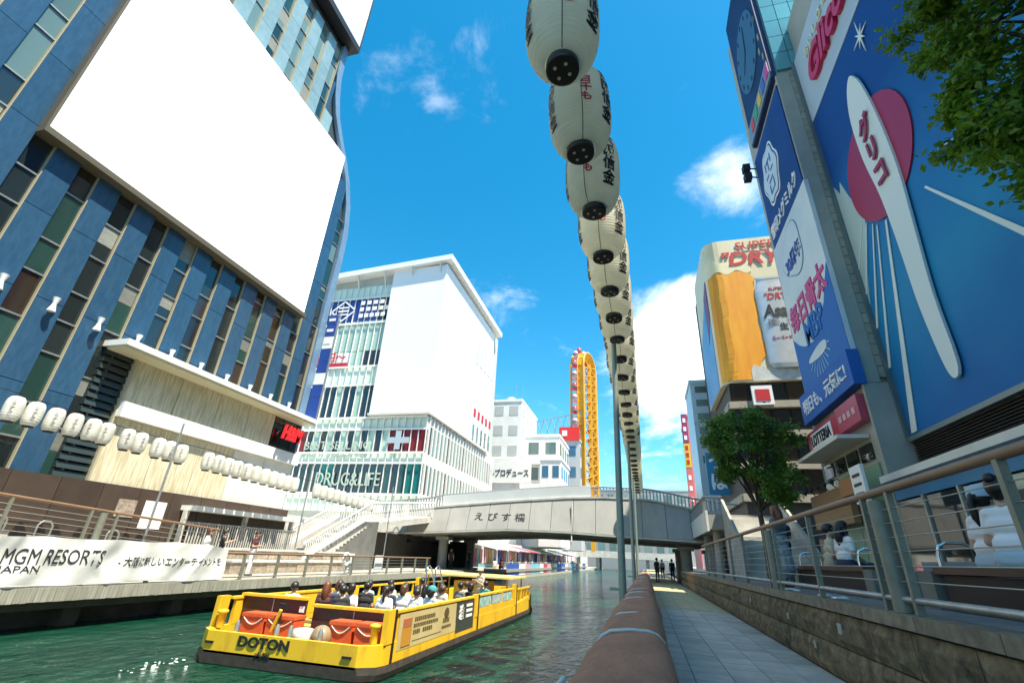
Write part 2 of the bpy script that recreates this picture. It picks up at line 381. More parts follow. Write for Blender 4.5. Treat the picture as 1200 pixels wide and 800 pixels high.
for k in range(17):
    z = 3.05 + k * .29
    MB().hexa([(-20.2, 12.15, z), (-19.9, 12.15, z + .02), (-19.9, 13.25, z + .02), (-20.2, 13.25, z)], [(-20.2, 12.15, z + .23), (-19.98, 12.15, z + .25), (-19.98, 13.25, z + .25), (-20.2, 13.25, z + .23)]).build('louvre_slat', mat('dark_green_louvre', (.022, .035, .035), .4), tower)
MB().box(-20.2, -19.8, 13.26, 13.34, 3, 7.9).build('corner_trim', jamb_m, tower)
for a, b in ((21.65, 22.4), (22.45, 23.2), (23.25, 23.85)): bx('shop_window', glass_dark, tower, -20.2, -19.9, a, b, 6.16, 7.88)
hm = text('H&M', mat('red_sign', (.80, .02, .025), .4), tower, (-19.1, 22.4, 7.0), (0, 1, 0), (0, 0, 1), width=1.6, height=.82, depth=.06, bold=.03, shear=.25, name='sign_lettering')

# projecting blue sign on the tower's far corner
ps = thing('projecting_sign', 'tall blue and white projecting sign on the far corner of the blue tower', 'sign', (-19.5, 24.1, 8))
zs = [8.0, 8.9, 9.75, 10.6, 11.4, 12.2, 13.1, 14.0, 14.9, 15.6]
MB().box(-19.92, -19.12, 24.06, 24.2, 7.95, 15.65).build('frame', steel, ps)
for q, (a, b) in enumerate(zip(zs, zs[1:])):
    bx('sign_panel', blue_print if q not in (3, 6) else white_print, ps, -19.88, -19.16, 24.02, 24.055, a + .02, b - .02)
for z in (13.55, 14.45, 15.25): MB().box(-19.78, -19.3, 24.0, 24.016, z - .1, z + .1).build('lettering', white_print, ps)

# dark brown panelled wall along the deck
bwm = mat('brown_panel', (.055, .036, .026), .6, c2=(.04, .027, .02), scale=2, rv=.15)
bw = thing('brown_wall', 'long dark brown panelled wall under the blue tower beside the deck', 'wall', (-20, 14, 0))
MB().box(-20.5, -19.68, -2, 24.2, 0, 2.94).build('wall_core', dark_conc, bw)
for k in range(17):
    bx('wall_panel', bwm, bw, -19.7, -19.62, -1 + k * 1.48 + .012, -1 + (k + 1) * 1.48 - .012, .02, 1.5)
    bx('wall_panel', bwm, bw, -19.7, -19.62, -1 + k * 1.48 + .012, -1 + (k + 1) * 1.48 - .012, 1.52, 3.05)
for label, y, z, w_, h_, m in (('white poster on the brown wall beside the small patterned poster', 16.1, 2.1, .95, 1.05, white_print), ('small grey patterned poster on the brown wall', 14.9, 2.25, .75, .65, mat('faded_poster', (.40, .34, .28), .6, c2=(.18, .13, .11), scale=9))):
    o = MB().box(-19.615, -19.595, y - w_ / 2, y + w_ / 2, z - h_ / 2, z + h_ / 2).build('poster', m); props(o, label, 'poster'); o['label'] = label
# ------------------------------------------------------------------ left deck: ramp, railings, banner, planters, stairs
cable_m = mat('steel_cable', (.38, .38, .35), .4, metal=.6)
structure('ramp', MB().hexa([(-21, 2, 0), (-17.0, 2, 0), (-17.0, 17.2, 0), (-21, 17.2, 0)], [(-21, 2, 1.55), (-17.0, 2, 1.55), (-17.0, 17.2, .62), (-21, 17.2, .62)]), deck_m)
def rampz(y): return 1.55 - (y - 2) * .93 / 15.2
rr = thing('ramp_railing', 'railing with brown handrail and steel cables along the ramp below the brown wall', 'railing', (-17, 9, 1))
for y in (5.2, 7.4, 9.7, 11.9, 12.75, 14.9, 16.9):
    bx('post', olive_steel, rr, -17.04, -16.96, y - .035, y + .035, rampz(y), rampz(y) + 1.02)
MB().cyl((-17, 12.3, rampz(12.3) - .2), (-17, 12.3, rampz(12.3) + 1.0), .11, n=12).build('thick_post', olive_steel, rr)
MB().tube([(-17, y, rampz(y) + 1.05) for y in (2.5, 6, 10, 14, 17.1)], .04, 8).build('handrail', rail_brown, rr)
for k in range(5):
    MB().tube([(-17, y, rampz(y) + .18 + k * .165) for y in (2.5, 17.0)], .009, 5).build('cable', cable_m, rr)

fr = thing('deck_railing', 'low railing with brown top rail along the front of the far deck', 'railing', (-14.6, 18, 0))
for k in range(17):
    y = 3.2 + k * 1.86
    bx('post', olive_steel, fr, -14.66, -14.56, y - .04, y + .04, .004, .86)
for z, r in ((.88, .042), (.09, .028)): MB().cyl((-14.61, 2, z), (-14.61, 33.5, z), r, n=8).build('handrail' if z > .5 else 'bottom_rail', rail_brown if z > .5 else olive_steel, fr)
for k in range(4): MB().cyl((-14.61, 2, .24 + k * .155), (-14.61, 33.5, .24 + k * .155), .008, n=5).build('cable', cable_m, fr)

# cloth banner tied to the deck railing
def bwave(y, z): return -14.47 + .035 * math.sin(y * 2.3 + z * 1.2) + .05 * noise.noise((y * 1.7, z * 2.2, 3)) + .035 * math.sin(y * 5.1 - z * 3) + .045 * math.exp(-((y * 1.3 + z * 1.1 - 14.6) / .16) ** 2) + .045 * math.exp(-((y * 1.2 - z * .9 - 16.3) / .15) ** 2) + .04 * math.exp(-((y - z * .5 - 8.2) / .12) ** 2)
ban = thing('banner', 'long white cloth banner with black lettering tied to the deck railing', 'banner', (-14.47, 11, .1))
b = MB(); ny, nz = 120, 12; y0, y1 = 5.6, 15.25
def btop(y): return 1.16 - .035 * abs(math.sin((y - y0) * 1.69)) - (.16 * max(0, (y - 14.2)) if y > 14.2 else 0)
def bbot(y): return .06 + .03 * math.sin(y * 1.69)
vs = []
for i in range(ny + 1):
    y = y0 + (y1 - y0) * i / ny
    for j in range(nz + 1):
        z = bbot(y) + (btop(y) - bbot(y)) * j / nz; vs.append((bwave(y, z), y, z))
b.add(vs, [(i * (nz + 1) + j, (i + 1) * (nz + 1) + j, (i + 1) * (nz + 1) + j + 1, i * (nz + 1) + j + 1) for i in range(ny) for j in range(nz)], True)
o = b.build('cloth', mat('banner_cloth', (.78, .78, .76), .75, c2=(.70, .70, .67), scale=1.5, bump=.2, bscale=5, sub=.15), ban)
def onban(cy, cz): return lambda u, v, w_: (bwave(cy + u, cz + v) + .012 + w_, cy + u, cz + v)
ink = mat('banner_ink', (.03, .03, .035), .6)
text('MGM RESORTS', ink, ban, (0, 0, 0), (0, 1, 0), (0, 0, 1), width=2.3, height=.34, depth=.003, fn=onban(9.72, .70))
text('JAPAN', ink, ban, (0, 0, 0), (0, 1, 0), (0, 0, 1), width=.86, height=.19, depth=.003, fn=onban(9.0, .40))
text('- 大阪に新しいエンターテイメントを', ink, ban, (0, 0, 0), (0, 1, 0), (0, 0, 1), width=3.7, height=.25, depth=.003, fn=onban(13.2, .60))

# low stone planters in two tiers
pl = thing('stone_planter', 'two-tier rough stone planter in front of the far stairs', 'planter', (-17.5, 23, 0))
stone_p = mat('pinkish_stone', (.40, .33, .25), .9, c2=(.22, .18, .13), scale=7, bump=.6, bscale=14, rv=.15)
for tier, (x0, x1, z0, z1) in enumerate(((-17.6, -17.0, 0, .46), (-18.3, -17.62, .02, .92))):
    for k in range(13):
        y = 18.2 + k * .72
        bx('stone_block', stone_p, pl, x0, x1 - rnd.uniform(0, .04), y + .012, y + .708, z0 + .005, z1 - rnd.uniform(0, .03))
    MB().box(x0 - .05, x1 + .05, 18.15, 27.6, z1 + .002, z1 + .09).build('coping', pale_conc, pl)

# white balustrade wall behind the walkers
wr = thing('white_balustrade', 'pale low wall with a baluster railing under the brown wall end', 'railing', (-19.2, 20, 0))
MB().box(-19.6, -18.9, 17.3, 24.3, 0, .95).build('low_wall', pale_conc, wr)
MB().box(-19.62, -18.75, 17.3, 24.6, 2.42, 2.62).build('beam', white_paint, wr)
for k in range(46): bx('baluster', pale_conc, wr, -18.99, -18.95, 17.4 + k * .15, 17.45 + k * .15, .952, 1.9)
MB().box(-19.02, -18.92, 17.3, 24.3, 1.9, 1.97).build('top_rail', steel, wr)
for y in (17.35, 20.8, 24.25): bx('post', pale_conc, wr, -19.4, -19.2, y - .08, y + .08, .952, 2.42)

# stairs up to the bridge
st = thing('quay_stairs', 'pale stone stairs with white balustrades climbing from the far deck to the bridge', 'stairs', (-18.4, 27, 0))
NS = 18; SY0, SY1, SZ0, SZ1 = 23.6, 29.6, .0, 2.9
for k in range(NS):
    y = SY0 + (SY1 - SY0) * k / NS; z1 = SZ0 + (SZ1 - SZ0) * (k + 1) / NS
    bx('step', pale_conc, st, -19.9, -17.72, y, y + (SY1 - SY0) / NS + .03, max(0, z1 - .45), z1)
MB().prism([(SY0 + .9, 0.0), (SY1, 0), (31.2, 0), (31.2, 3.0), (SY1, 2.85)], lambda u, v, d: (d, u, v), -19.9, -17.75).build('stair_base', mat('grey_render', (.16, .16, .15), .8, c2=(.11, .11, .10), scale=1.5), st)
MB().hexa([(-19.9, 31.21, 2.55), (-17.75, 31.21, 2.55), (-17.75, 40.1, 3.6), (-19.9, 40.1, 3.6)], [(-19.9, 31.21, 2.98), (-17.75, 31.21, 2.98), (-17.75, 40.1, 4.05), (-19.9, 40.1, 4.05)]).build('landing_slab', pale_conc, st)
for x in (-19.95, -17.6):
    MB().hexa([(x - .06, SY0, .55), (x + .06, SY0, .55), (x + .06, SY1, 3.1), (x - .06, SY1, 3.1)], [(x - .06, SY0, .8), (x + .06, SY0, .8), (x + .06, SY1, 3.35), (x - .06, SY1, 3.35)]).build('stringer', white_paint, st)
    MB().tube([(x, SY0 - .2, 1.35), (x, SY0 + .05, 1.45), (x, SY1, 4.05), (x, 39.9, 5.2)], .05, 8).build('handrail', white_paint, st)
    for k in range(38):
        y = SY0 + .1 + k * .16; z = .78 + (y - SY0) * 2.55 / 6
        bx('baluster', white_paint, st, x - .016, x + .016, y - .016, y + .016, z, z + .67)
    for k in range(34):
        y = 29.9 + k * .3; z = 2.95 + (y - 29.6) * .112
        bx('baluster', white_paint, st, x - .018, x + .018, y - .018, y + .018, z - .1, z + 1.16)

# ------------------------------------------------------------------ strung paper lanterns along the far quay
def lantern_meshes(h, r, rings, cap_r, m_body, m_cap, n=24):
    k = rings * 4; pr = []
    for j in range(k + 1):
        s = j / k * 2 - 1
        rad = cap_r + (r - cap_r) * (1 - abs(s) ** 3.2) ** .62
        pr.append((rad + (.012 * r * math.cos(j / 4 * 2 * math.pi)), s * h / 2))
    body = MB().lathe(pr, n=n, cap=False).mesh('paper_body', m=m_body)
    cap = MB().lathe([(cap_r * 1.04, -.06 * h), (cap_r * 1.1, -.05 * h), (cap_r * 1.1, .02 * h), (cap_r * .9, .03 * h)], n=18).mesh('cap', m=m_cap)
    return body, cap
paper = mat('lantern_paper', (.84, .83, .78), .7, c2=(.74, .73, .66), scale=3, sub=.35)
sb, sc_ = lantern_meshes(.74, .235, 9, .13, paper, dark_metal, 16)
V, F, w0, h0 = glyphs('ミナミ', ext=.01, vertical=True)
tb = MB(); tb.add([((.245 + z * .2) * math.cos(u * .15 / .245), (.245 + z * .2) * math.sin(u * .15 / .245), v * .14) for u, v, z in V], F); st_me = tb.mesh('lettering', m=black_print)
ly = [9.27, 9.8, 10.38, 10.96, 11.55, 12.02, 12.8, 13.3, 14.05, 14.55, 15.08, 16.43, 17.0, 17.55, 18.1, 18.7, 19.3, 19.9, 20.5, 21.05, 21.6, 22.15, 24.1, 24.75, 25.4, 26.05, 26.7, 27.4, 28.1, 28.8, 29.5, 30.25]
def lz(y): return 4.55 - (y - 9) * .027
ORD = ['first', 'second', 'third', 'fourth', 'fifth', 'sixth', 'seventh', 'eighth', 'ninth', 'tenth', 'eleventh', 'twelfth', 'thirteenth', 'fourteenth', 'fifteenth', 'sixteenth', 'seventeenth', 'eighteenth', 'nineteenth', 'twentieth']
ORD += ['twenty-' + w_ for w_ in ORD[:9]] + ['thirtieth'] + ['thirty-' + w_ for w_ in ORD[:9]]
for i, y in enumerate(ly):
    lab = ('%s small white lantern from the left on the string before the blue tower' % ORD[i]) if i < 11 else ('%s small white lantern of the middle stretch below the red letters, counted from the left' % ORD[i - 11] if i < 22 else '%s small white lantern strung above the far stairs, counted from the left' % ORD[i - 22])
    L = thing('paper_lantern', lab, 'lantern', (-18, y, lz(y)), 'small lanterns strung along the far quay')
    a = rnd.uniform(-.5, .3)
    link('paper_body', sb, L, (-18, y, lz(y)), rot=(rnd.uniform(-.05, .05), rnd.uniform(-.04, .04), a))
    link('top_cap', sc_, L, (-18, y, lz(y) + .37)); link('bottom_cap', sc_, L, (-18, y, lz(y) - .36))
    if i < 16: link('lettering', st_me, L, (-18, y, lz(y)), rot=(0, 0, -.5 + a))
o = MB().tube([(-18, y, lz(y) + .48 - .1 * abs(math.sin((y - 9) * .42))) for y in [6 + .5 * k for k in range(52)]], .012, 5).build('lantern_cable', blackm, cat='cable'); o['label'] = 'dark cable carrying the small lanterns along the far quay'
for y, x in ((14.2, -17.3), (23.2, -17.9), (31.5, -17.2)):
    p = thing('lantern_post', 'thin steel post rising %s' % {14.2: 'from the ramp beside the two posters', 23.2: 'beside the foot of the far stairs', 31.5: 'between the far stairs and the bridge'}[y], 'post', (x, y, 0))
    MB().cyl((x, y, 0), (x, y, 5.4), .045, .035, 8).build('shaft', steel, p); MB().cyl((x, y, 0), (x, y, .12), .12, n=10).build('foot', steel, p)

for i, y in enumerate((9.9, 11.1, 13.2)):
    H_ = thing('bike_rack', '%s steel hoop stand on the ramp behind the banner' % ('left', 'middle', 'right')[i], 'bike rack', (-17.5, y, rampz(y)))
    MB().box(-17.62, -17.38, y - .3, y + .3, rampz(y) - .02, rampz(y) + .16).build('base', deck_m, H_)
    MB().tube([(-17.5, y - .2, rampz(y) + .15), (-17.5, y - .2, rampz(y) + .45), (-17.5, y - .1, rampz(y) + .56), (-17.5, y + .1, rampz(y) + .56), (-17.5, y + .2, rampz(y) + .45), (-17.5, y + .2, rampz(y) + .15)], .025, 7).build('hoop', steel, H_)

# ------------------------------------------------------------------ bridge
br = thing('bridge', 'low arched bridge with panelled grey sides crossing the canal', 'bridge', (-10, 46, -1))
BT = [(-26, 4.05), (-23, 4.28), (-18, 4.78), (-10.6, 5.45), (-6, 5.78), (-3, 5.88), (.5, 5.78), (4.2, 5.05), (7, 4.7)]
BB = [(-26, 2.45), (-23, 2.55), (-18, 2.85), (-10.6, 3.3), (-6, 3.27), (-3, 3.15), (.5, 3.05), (4.2, 2.95), (7, 2.9)]
def ip(T, x):
    if x <= T[0][0]: return T[0][1]
    for (a, b), (c, d) in zip(T, T[1:]):
        if x <= c:
            t = (x - a) / (c - a); return b + (d - b) * t
    return T[-1][1]
fas = mat('bridge_panel', (.34, .33, .30), .55, c2=(.27, .265, .24), scale=.8, stretch=(1, 1, .4), rv=.05)
xs = [-26 + 1.0 * k for k in range(34)]
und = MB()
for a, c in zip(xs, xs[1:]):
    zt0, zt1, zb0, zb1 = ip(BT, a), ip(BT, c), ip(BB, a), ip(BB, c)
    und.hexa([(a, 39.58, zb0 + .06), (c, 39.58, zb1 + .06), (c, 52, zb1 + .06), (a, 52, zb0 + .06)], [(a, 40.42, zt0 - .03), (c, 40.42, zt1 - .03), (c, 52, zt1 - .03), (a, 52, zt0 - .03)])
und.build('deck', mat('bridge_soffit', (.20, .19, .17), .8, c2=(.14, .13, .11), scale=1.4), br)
x = -25.0
while x < 5.6:
    x2 = x + 1.78
    MB().hexa([(x + .018, 39.42, ip(BB, x)), (x2 - .018, 39.42, ip(BB, x2)), (x2 - .018, 39.55, ip(BB, x2)), (x + .018, 39.55, ip(BB, x))],
              [(x + .018, 40.25, ip(BT, x)), (x2 - .018, 40.25, ip(BT, x2)), (x2 - .018, 40.38, ip(BT, x2)), (x + .018, 40.38, ip(BT, x))]).build('side_panel', fas, br)
    x = x2
for T, dz, yb, ye_ in ((BT, .0, 40.16, 40.75), (BB, -.16, 39.36, 40.2)):
    ed = MB()
    for a, c in zip(xs, xs[1:]):
        ed.hexa([(a, yb, ip(T, a) + dz), (c, yb, ip(T, c) + dz), (c, ye_, ip(T, c) + dz), (a, ye_, ip(T, a) + dz)], [(a, yb, ip(T, a) + dz + .14), (c, yb, ip(T, c) + dz + .14), (c, ye_, ip(T, c) + dz + .14), (a, ye_, ip(T, a) + dz + .14)])
    ed.build('edge_moulding', pale_conc, br)
# underside girders
for k in range(6):
    y = 41.2 + k * 2.1; g_ = MB()
    for a, c in zip(xs[6:-3], xs[7:-2]):
        g_.hexa([(a, y, ip(BB, a) - .22), (c, y, ip(BB, c) - .22), (c, y + .4, ip(BB, c) - .22), (a, y + .4, ip(BB, a) - .22)], [(a, y, ip(BB, a) + .05), (c, y, ip(BB, c) + .05), (c, y + .4, ip(BB, c) + .05), (a, y + .4, ip(BB, a) + .05)])
    g_.build('girder', concrete, br)
text('えびす橋', black_print, br, (0, 0, 0), (1, 0, 0), (0, 0, 1), width=4.4, height=.66, depth=.02, bold=.012, spacing=1.6, fn=lambda u, v, z: (-11.55 + u, 39.42 + (4.2 + v - ip(BB, -11.55 + u)) / (ip(BT, -11.55 + u) - ip(BB, -11.55 + u)) * .83 - .012 - z * .5, 4.2 + v))
# parapet: solid white stretch, then open balusters
pp = MB()
for a, c in zip(xs, xs[1:]):
    if -17.1 < a < -4.5: pp.hexa([(a, 40.3, ip(BT, a) + .14), (c, 40.3, ip(BT, c) + .14), (c, 40.5, ip(BT, c) + .14), (a, 40.5, ip(BT, a) + .14)], [(a, 40.24, ip(BT, a) + .98), (c, 40.24, ip(BT, c) + .98), (c, 40.5, ip(BT, c) + .98), (a, 40.5, ip(BT, a) + .98)])
pp.build('parapet', white_paint, br)
x = -25.6
while x < 5.6:
    if not -17.0 < x < -4.05:
        z = ip(BT, x); bx('baluster', steel, br, x - .05, x + .05, 40.3, 40.37, z + .14, z + .82)
    x += .26
rl = MB()
for a, c in zip(xs, xs[1:]):
    rl.cyl((a, 40.34, ip(BT, a) + .9 + (.12 if -17.1 < a < -4.5 else 0)), (c, 40.34, ip(BT, c) + .9 + (.12 if -17.1 < c < -4.5 else 0)), .07, n=8)
rl.build('top_rail', steel, br)
rl = MB()
for a, c in zip(xs, xs[1:]): rl.box(a, c, 51.9, 52, ip(BT, a), ip(BT, a) + 1.0)
rl.build('far_parapet', pale_conc, br)
MB().cyl((-5.5, 39.35, 2.5), (-5.5, 39.9, 5.4), .05, n=8).box(-5.62, -5.38, 39.2, 39.42, 2.3, 2.5).build('drain_pipe', pale_conc, br)
ab = structure('abutment', MB().box(-34, -19.95, 41, 52, -1.9, 2.2).box(-34, -19.92, 40.2, 41, -1.9, 2.0).box(-21, -19.96, 31.3, 40.19, -.1, 2.5), mat('abutment_shade', (.05, .045, .04), .85, c2=(.03, .028, .025), scale=1))  # near-black colour paints the shade; last box is an added dark wall
structure('abutment_back', MB().box(-20, -17.6, 50.5, 51.5, -1.9, 2.4), MATS['abutment_shade'])
for x, y in ((3.05, 42), (3.05, 49.5), (5.6, 42), (5.6, 49.5), (-17.3, 42.2), (-17.3, 49.5)):
    MB().cyl((x, y, -1.9), (x, y, 2.62), .42, n=14).box(x - .6, x + .6, y - .5, y + .5, 2.3, 2.6).build('pier', concrete, br)
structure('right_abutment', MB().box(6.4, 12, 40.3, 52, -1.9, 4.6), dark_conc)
# ------------------------------------------------------------------ the white corner store beyond the bridge
wb = thing('white_store', 'white glazed corner store with a huge blank billboard and overhanging roof beyond the bridge', 'building', (-33, 60, 2.95))
WX0, WX1, WY0, WY1 = -43, -24, 50, 76
MB().box(WX0, WX1 - .25, WY0 + .25, WY1, 2.96, 38.0).build('core', mat('store_core', (.5, .52, .48), .6), wb)
mint = mat('mint_spandrel', (.62, .74, .60), .25, c2=(.68, .78, .66), scale=.5, rv=.05)
mintg = mat('mint_glass', (.40, .56, .46), .08, spec=.8, rv=.15)
teal_g = mat('teal_film', (.01, .16, .15), .2)
dkred = mat('dark_red_film', (.20, .012, .02), .35)
rows = [(29.7, 33.2, 'sign'), (25.2, 29.2, 'mint'), (22.9, 25.1, 'red'), (16.0, 20.2, 'dark'), (11.7, 14.4, 'shop'), (7.0, 10.4, 'teal')]
xs_ = [WX0 + .95 * k for k in range(21)]
for z0, z1, kd in rows:
    for k, (a, c) in enumerate(zip(xs_, xs_[1:])):
        if kd in ('sign', 'mint', 'red', 'dark') and a > -32.2: continue
        if kd == 'sign': m = glass_dark if k in (0, 1, 10, 11) else blue_print
        elif kd == 'mint': m = mintg
        elif kd == 'red': m = white_print if k < 7 else (mintg if k < 9 else glass_brown)
        elif kd == 'dark': m = glass_dark if k % 3 else mintg
        elif kd == 'shop': m = dkred if k in (0, 1, 2) or k >= 15 else (glass_brown if k % 2 else mintg)
        else: m = teal_g if k < 2 or k in (6, 7) or k > 17 else (glass_green if k % 2 else glass_dark)
        bx('window_pane', m, wb, a + .03, c - .03, 49.9, 49.99, z0, z1)
for z0, z1 in ((33.25, 35.2), (29.25, 29.65), (20.25, 22.85), (14.45, 15.95), (10.45, 11.65), (5.0, 6.95)):
    hi = z1 > 16.1
    MB().box(WX0, -31.8 if hi else WX1, 49.86, 50.2, z0, z1).build('spandrel', mint, wb)
for k, a in enumerate(xs_):
    top = 35.2 if a < -31.9 else 15.9
    bx('mullion', white_paint, wb, a - .035, a + .035, 49.7, 49.87, 5.0, top)
bb = MB().box(-31.75, -23.7, 49.35, 50.1, 16.4, 37.2).build('billboard', mat('blank_board', (.86, .86, .85), .5, c2=(.83, .83, .82), scale=.4), wb, label='huge blank white billboard on the corner store')
MB().box(-23.98, -23.72, 50.11, 72.0, 16.4, 37.2).build('side_billboard', MATS['blank_board'], wb)
MB().box(-31.9, -23.6, 49.2, 50.0, 16.15, 16.38).box(-23.95, -23.55, 50.0, 72.1, 16.15, 16.38).build('billboard_ledge', off_white, wb)
# side facing the canal
for z0, z1, m in ((7.2, 10.4, glass_sky), (11.7, 14.9, glass_sky)):
    for k in range(22):
        y = 50.5 + k * 1.13; bx('window_pane', glass_brown if (k * 7) % 5 == 0 else m, wb, -24.1, -23.98, y + .12, y + .8, z0, z1)
MB().box(-24.26, -24.02, 50.2, 76, 4.9, 7.15).box(-24.26, -24.02, 50.2, 76, 10.45, 11.65).box(-24.26, -24.02, 50.2, 76, 14.95, 16.1).build('side_spandrel', white_paint, wb)
for k in range(24):
    y = 50.25 + k * 1.13; bx('mullion', white_paint, wb, -24.05, -23.8, y, y + .17, 5, 16.1)
for k in range(5):
    y = 64.5 + k * 1.9
    bx('sign_tile', red_print, wb, -23.71, -23.64, y, y + .9, 20.2, 21.4)
    bx('window_pane', glass_sky, wb, -23.71, -23.66, y, y + .8, 16.6, 19.0)
    bx('window_pane', mat('grey_pane', (.55, .56, .56), .3), wb, -23.71, -23.66, y - .8, y + .4, 28.5, 32.5)
# roof slab on brackets
rf = MB().hexa([(-43.5, 48.7, 36.3), (-22.9, 48.7, 37.6), (-22.9, 74, 37.6), (-43.5, 74, 36.3)], [(-43.5, 48.7, 37.1), (-22.9, 48.7, 38.4), (-22.9, 74, 38.4), (-43.5, 74, 37.1)]).build('roof', white_paint, wb)
for k in range(5):
    x = -41.5 + k * 4.2
    MB().hexa([(x, 48.9, 36.1 + (x + 43) * .06), (x + .16, 48.9, 36.1 + (x + 43) * .06), (x + .16, 50, 34.3), (x, 50, 34.3)], [(x, 48.9, 36.35 + (x + 43) * .06), (x + .16, 48.9, 36.35 + (x + 43) * .06), (x + .16, 50, 35.6), (x, 50, 35.6)]).build('bracket', off_white, rf)
for z in (6.95, 10.45, 11.65, 14.45, 15.95, 20.25, 22.85, 29.25, 33.25): MB().box(WX0, -31.8 if z > 16 else WX1, 49.62, 49.69, z - .12, z + .12).build('floor_band', white_paint, wb)
# its signs
text('BEST SELLING', mat('pale_film', (.42, .52, .46), .5), wb, (-35.6, 49.66, 12.55), (1, 0, 0), (0, 0, 1), width=9.2, height=1.0, depth=.03)
text('DRUG&LIFE', MATS['pale_film'], wb, (-33.3, 49.66, 8.6), (1, 0, 0), (0, 0, 1), width=8.6, height=1.5, depth=.03)
MB().box(-28.9, -26.0, 49.6, 49.68, 12.75, 13.45).box(-27.8, -27.1, 49.58, 49.66, 12.0, 14.2).build('cross_emblem', mat('pale_blue_print', (.40, .50, .56), .5), wb)
text('110円〜', red_print, wb, (-39.6, 49.66, 24.3), (1, 0, 0), (0, 0, 1), width=5.2, height=1.3, depth=.03, bold=.02)
MB().box(-42.8, -36.6, 49.64, 49.7, 22.95, 23.5).build('sign_stripe', red_print, wb)
dm = MB()
def bar(p, q, r_): dm.prism([(p[0], p[1] - r_), (q[0], q[1] - r_), (q[0], q[1] + r_), (p[0], p[1] + r_)], lambda u, v, d: (u, d, v), 49.58, 49.66)
cxs, czs = -38.9, 31.4
for s in (-1, 1):
    bar((cxs - 1.9, czs), (cxs, czs + s * 1.55), .14); bar((cxs, czs + s * 1.55), (cxs + 1.9, czs), .14)
bar((cxs - .8, czs), (cxs + .8, czs), .12); bar((cxs - .8, czs + .55), (cxs + .8, czs + .55), .1); bar((cxs - .8, czs - .55), (cxs + .8, czs - .55), .1)
dm.build('emblem', white_print, wb)
for r_ in range(3):
    for q in range(5 if r_ else 4):
        x_ = -36.3 + q * (.85 if r_ == 2 else 1.0); MB().box(x_, x_ + .6, 49.6, 49.66, 32.15 - r_ * 1.0, 32.75 - r_ * 1.0).build('sign_mark', white_print, wb)

# ------------------------------------------------------------------ background buildings on the far bank
def block(name, label, x0, x1, y0, y1, z1, wall, win, nx, nz, zb=2.95, side=True, wz0=14):
    B = thing(name, label, 'building', ((x0 + x1) / 2, (y0 + y1) / 2, zb))
    MB().box(x0, x1, y0, y1, zb, z1).build('wall', wall, B)
    MB().box(x0 - .15, x1 + .15, y0 - .15, y1, z1 + .002, z1 + .5).build('parapet', wall, B)
    h = (z1 - wz0) / nz
    for j in range(nz):
        for i in range(nx):
            w_ = (x1 - x0) / nx; a = x0 + w_ * (i + .2)
            bx('window', win, B, a, a + w_ * .6, y0 - .05, y0 + .1, wz0 + h * (j + .3), wz0 + h * (j + .78))
        if side:
            for i in range(4):
                w_ = (y1 - y0) / 4; a = y0 + w_ * (i + .2)
                bx('window', win, B, x1 - .1, x1 + .05, a, a + w_ * .6, wz0 + h * (j + .3), wz0 + h * (j + .78))
    return B
B1 = block('white_office', 'white stepped office block with a lettered signboard behind the white store', -30, -21.2, 84, 98, 28.5, white_paint, mat('pale_window', (.45, .47, .47), .3), 3, 3, wz0=17)
MB().box(-27.6, -18.9, 83.5, 83.85, 13.2, 17.6).build('signboard', white_paint, B1)
text('ルプロデュース', black_print, B1, (-23.0, 83.46, 15.0), (1, 0, 0), (0, 0, 1), width=7.4, height=1.35, depth=.03, bold=.015)
tk = MB().cyl((-25, 90, 29.4), (-25, 90, 31.2), .9, n=14).build('water_tank', off_white, B1)
for x in (-28, -23.5, -22): MB().cyl((x, 88, 29.4), (x, 88, 33.5), .05, n=5).build('antenna', steel, B1)
B2 = block('white_annex', 'lower white block with balconies right of the signboard office', -21.15, -14.5, 88, 100, 22.5, white_paint, glass_sky, 2, 2, wz0=13)
MB().box(-21, -15, 87.2, 88, 17.2, 17.9).build('balcony', white_paint, B2)
B3 = block('grey_annex', 'small grey block with a blue-glazed corner near the wheel', -16.5, -12.9, 80, 90, 16.5, white_paint, mat('blue_glass', (.06, .16, .26), .1), 2, 1, wz0=12.5)
B4 = block('sign_block', 'pale narrow block under the red rooftop sign before the wheel', -17.2, -12.4, 103, 112, 25.0, mat('pale_grey_wall', (.46, .48, .50), .6), mat('blue_glass', (.06, .16, .26), .1), 1, 2, wz0=16)
rs = MB().box(-17.0, -12.5, 102.6, 102.9, 25.2, 28.2).build('rooftop_sign', mat('bright_red', (.60, .02, .02), .45), B4)
MB().box(-16.3, -15.2, 102.5, 102.6, 26.2, 27.4).build('sign_mark', white_print, B4)
lat = MB()
for k in range(7):
    x = -24 + k * 1.7; lat.cyl((x, 104, 25), (x + 1.6, 104, 30 + k * .35), .09, n=4); lat.cyl((x, 104, 29.6 + k * .3), (x + 1.6, 104, 26), .09, n=4); lat.cyl((x, 104, 29.6 + k * .3), (x + 1.7, 104, 30 + k * .35), .1, n=4)
lat.cyl((-24, 104, 25.2), (-12.5, 104, 25.2), .1, n=4)
lat.build('roof_lattice', steel, B4)
B5 = block('far_white_block', 'distant white block half hidden behind the bridge parapet', -60, -43.5, 92, 110, 30, white_paint, glass_sky, 4, 4, wz0=8)
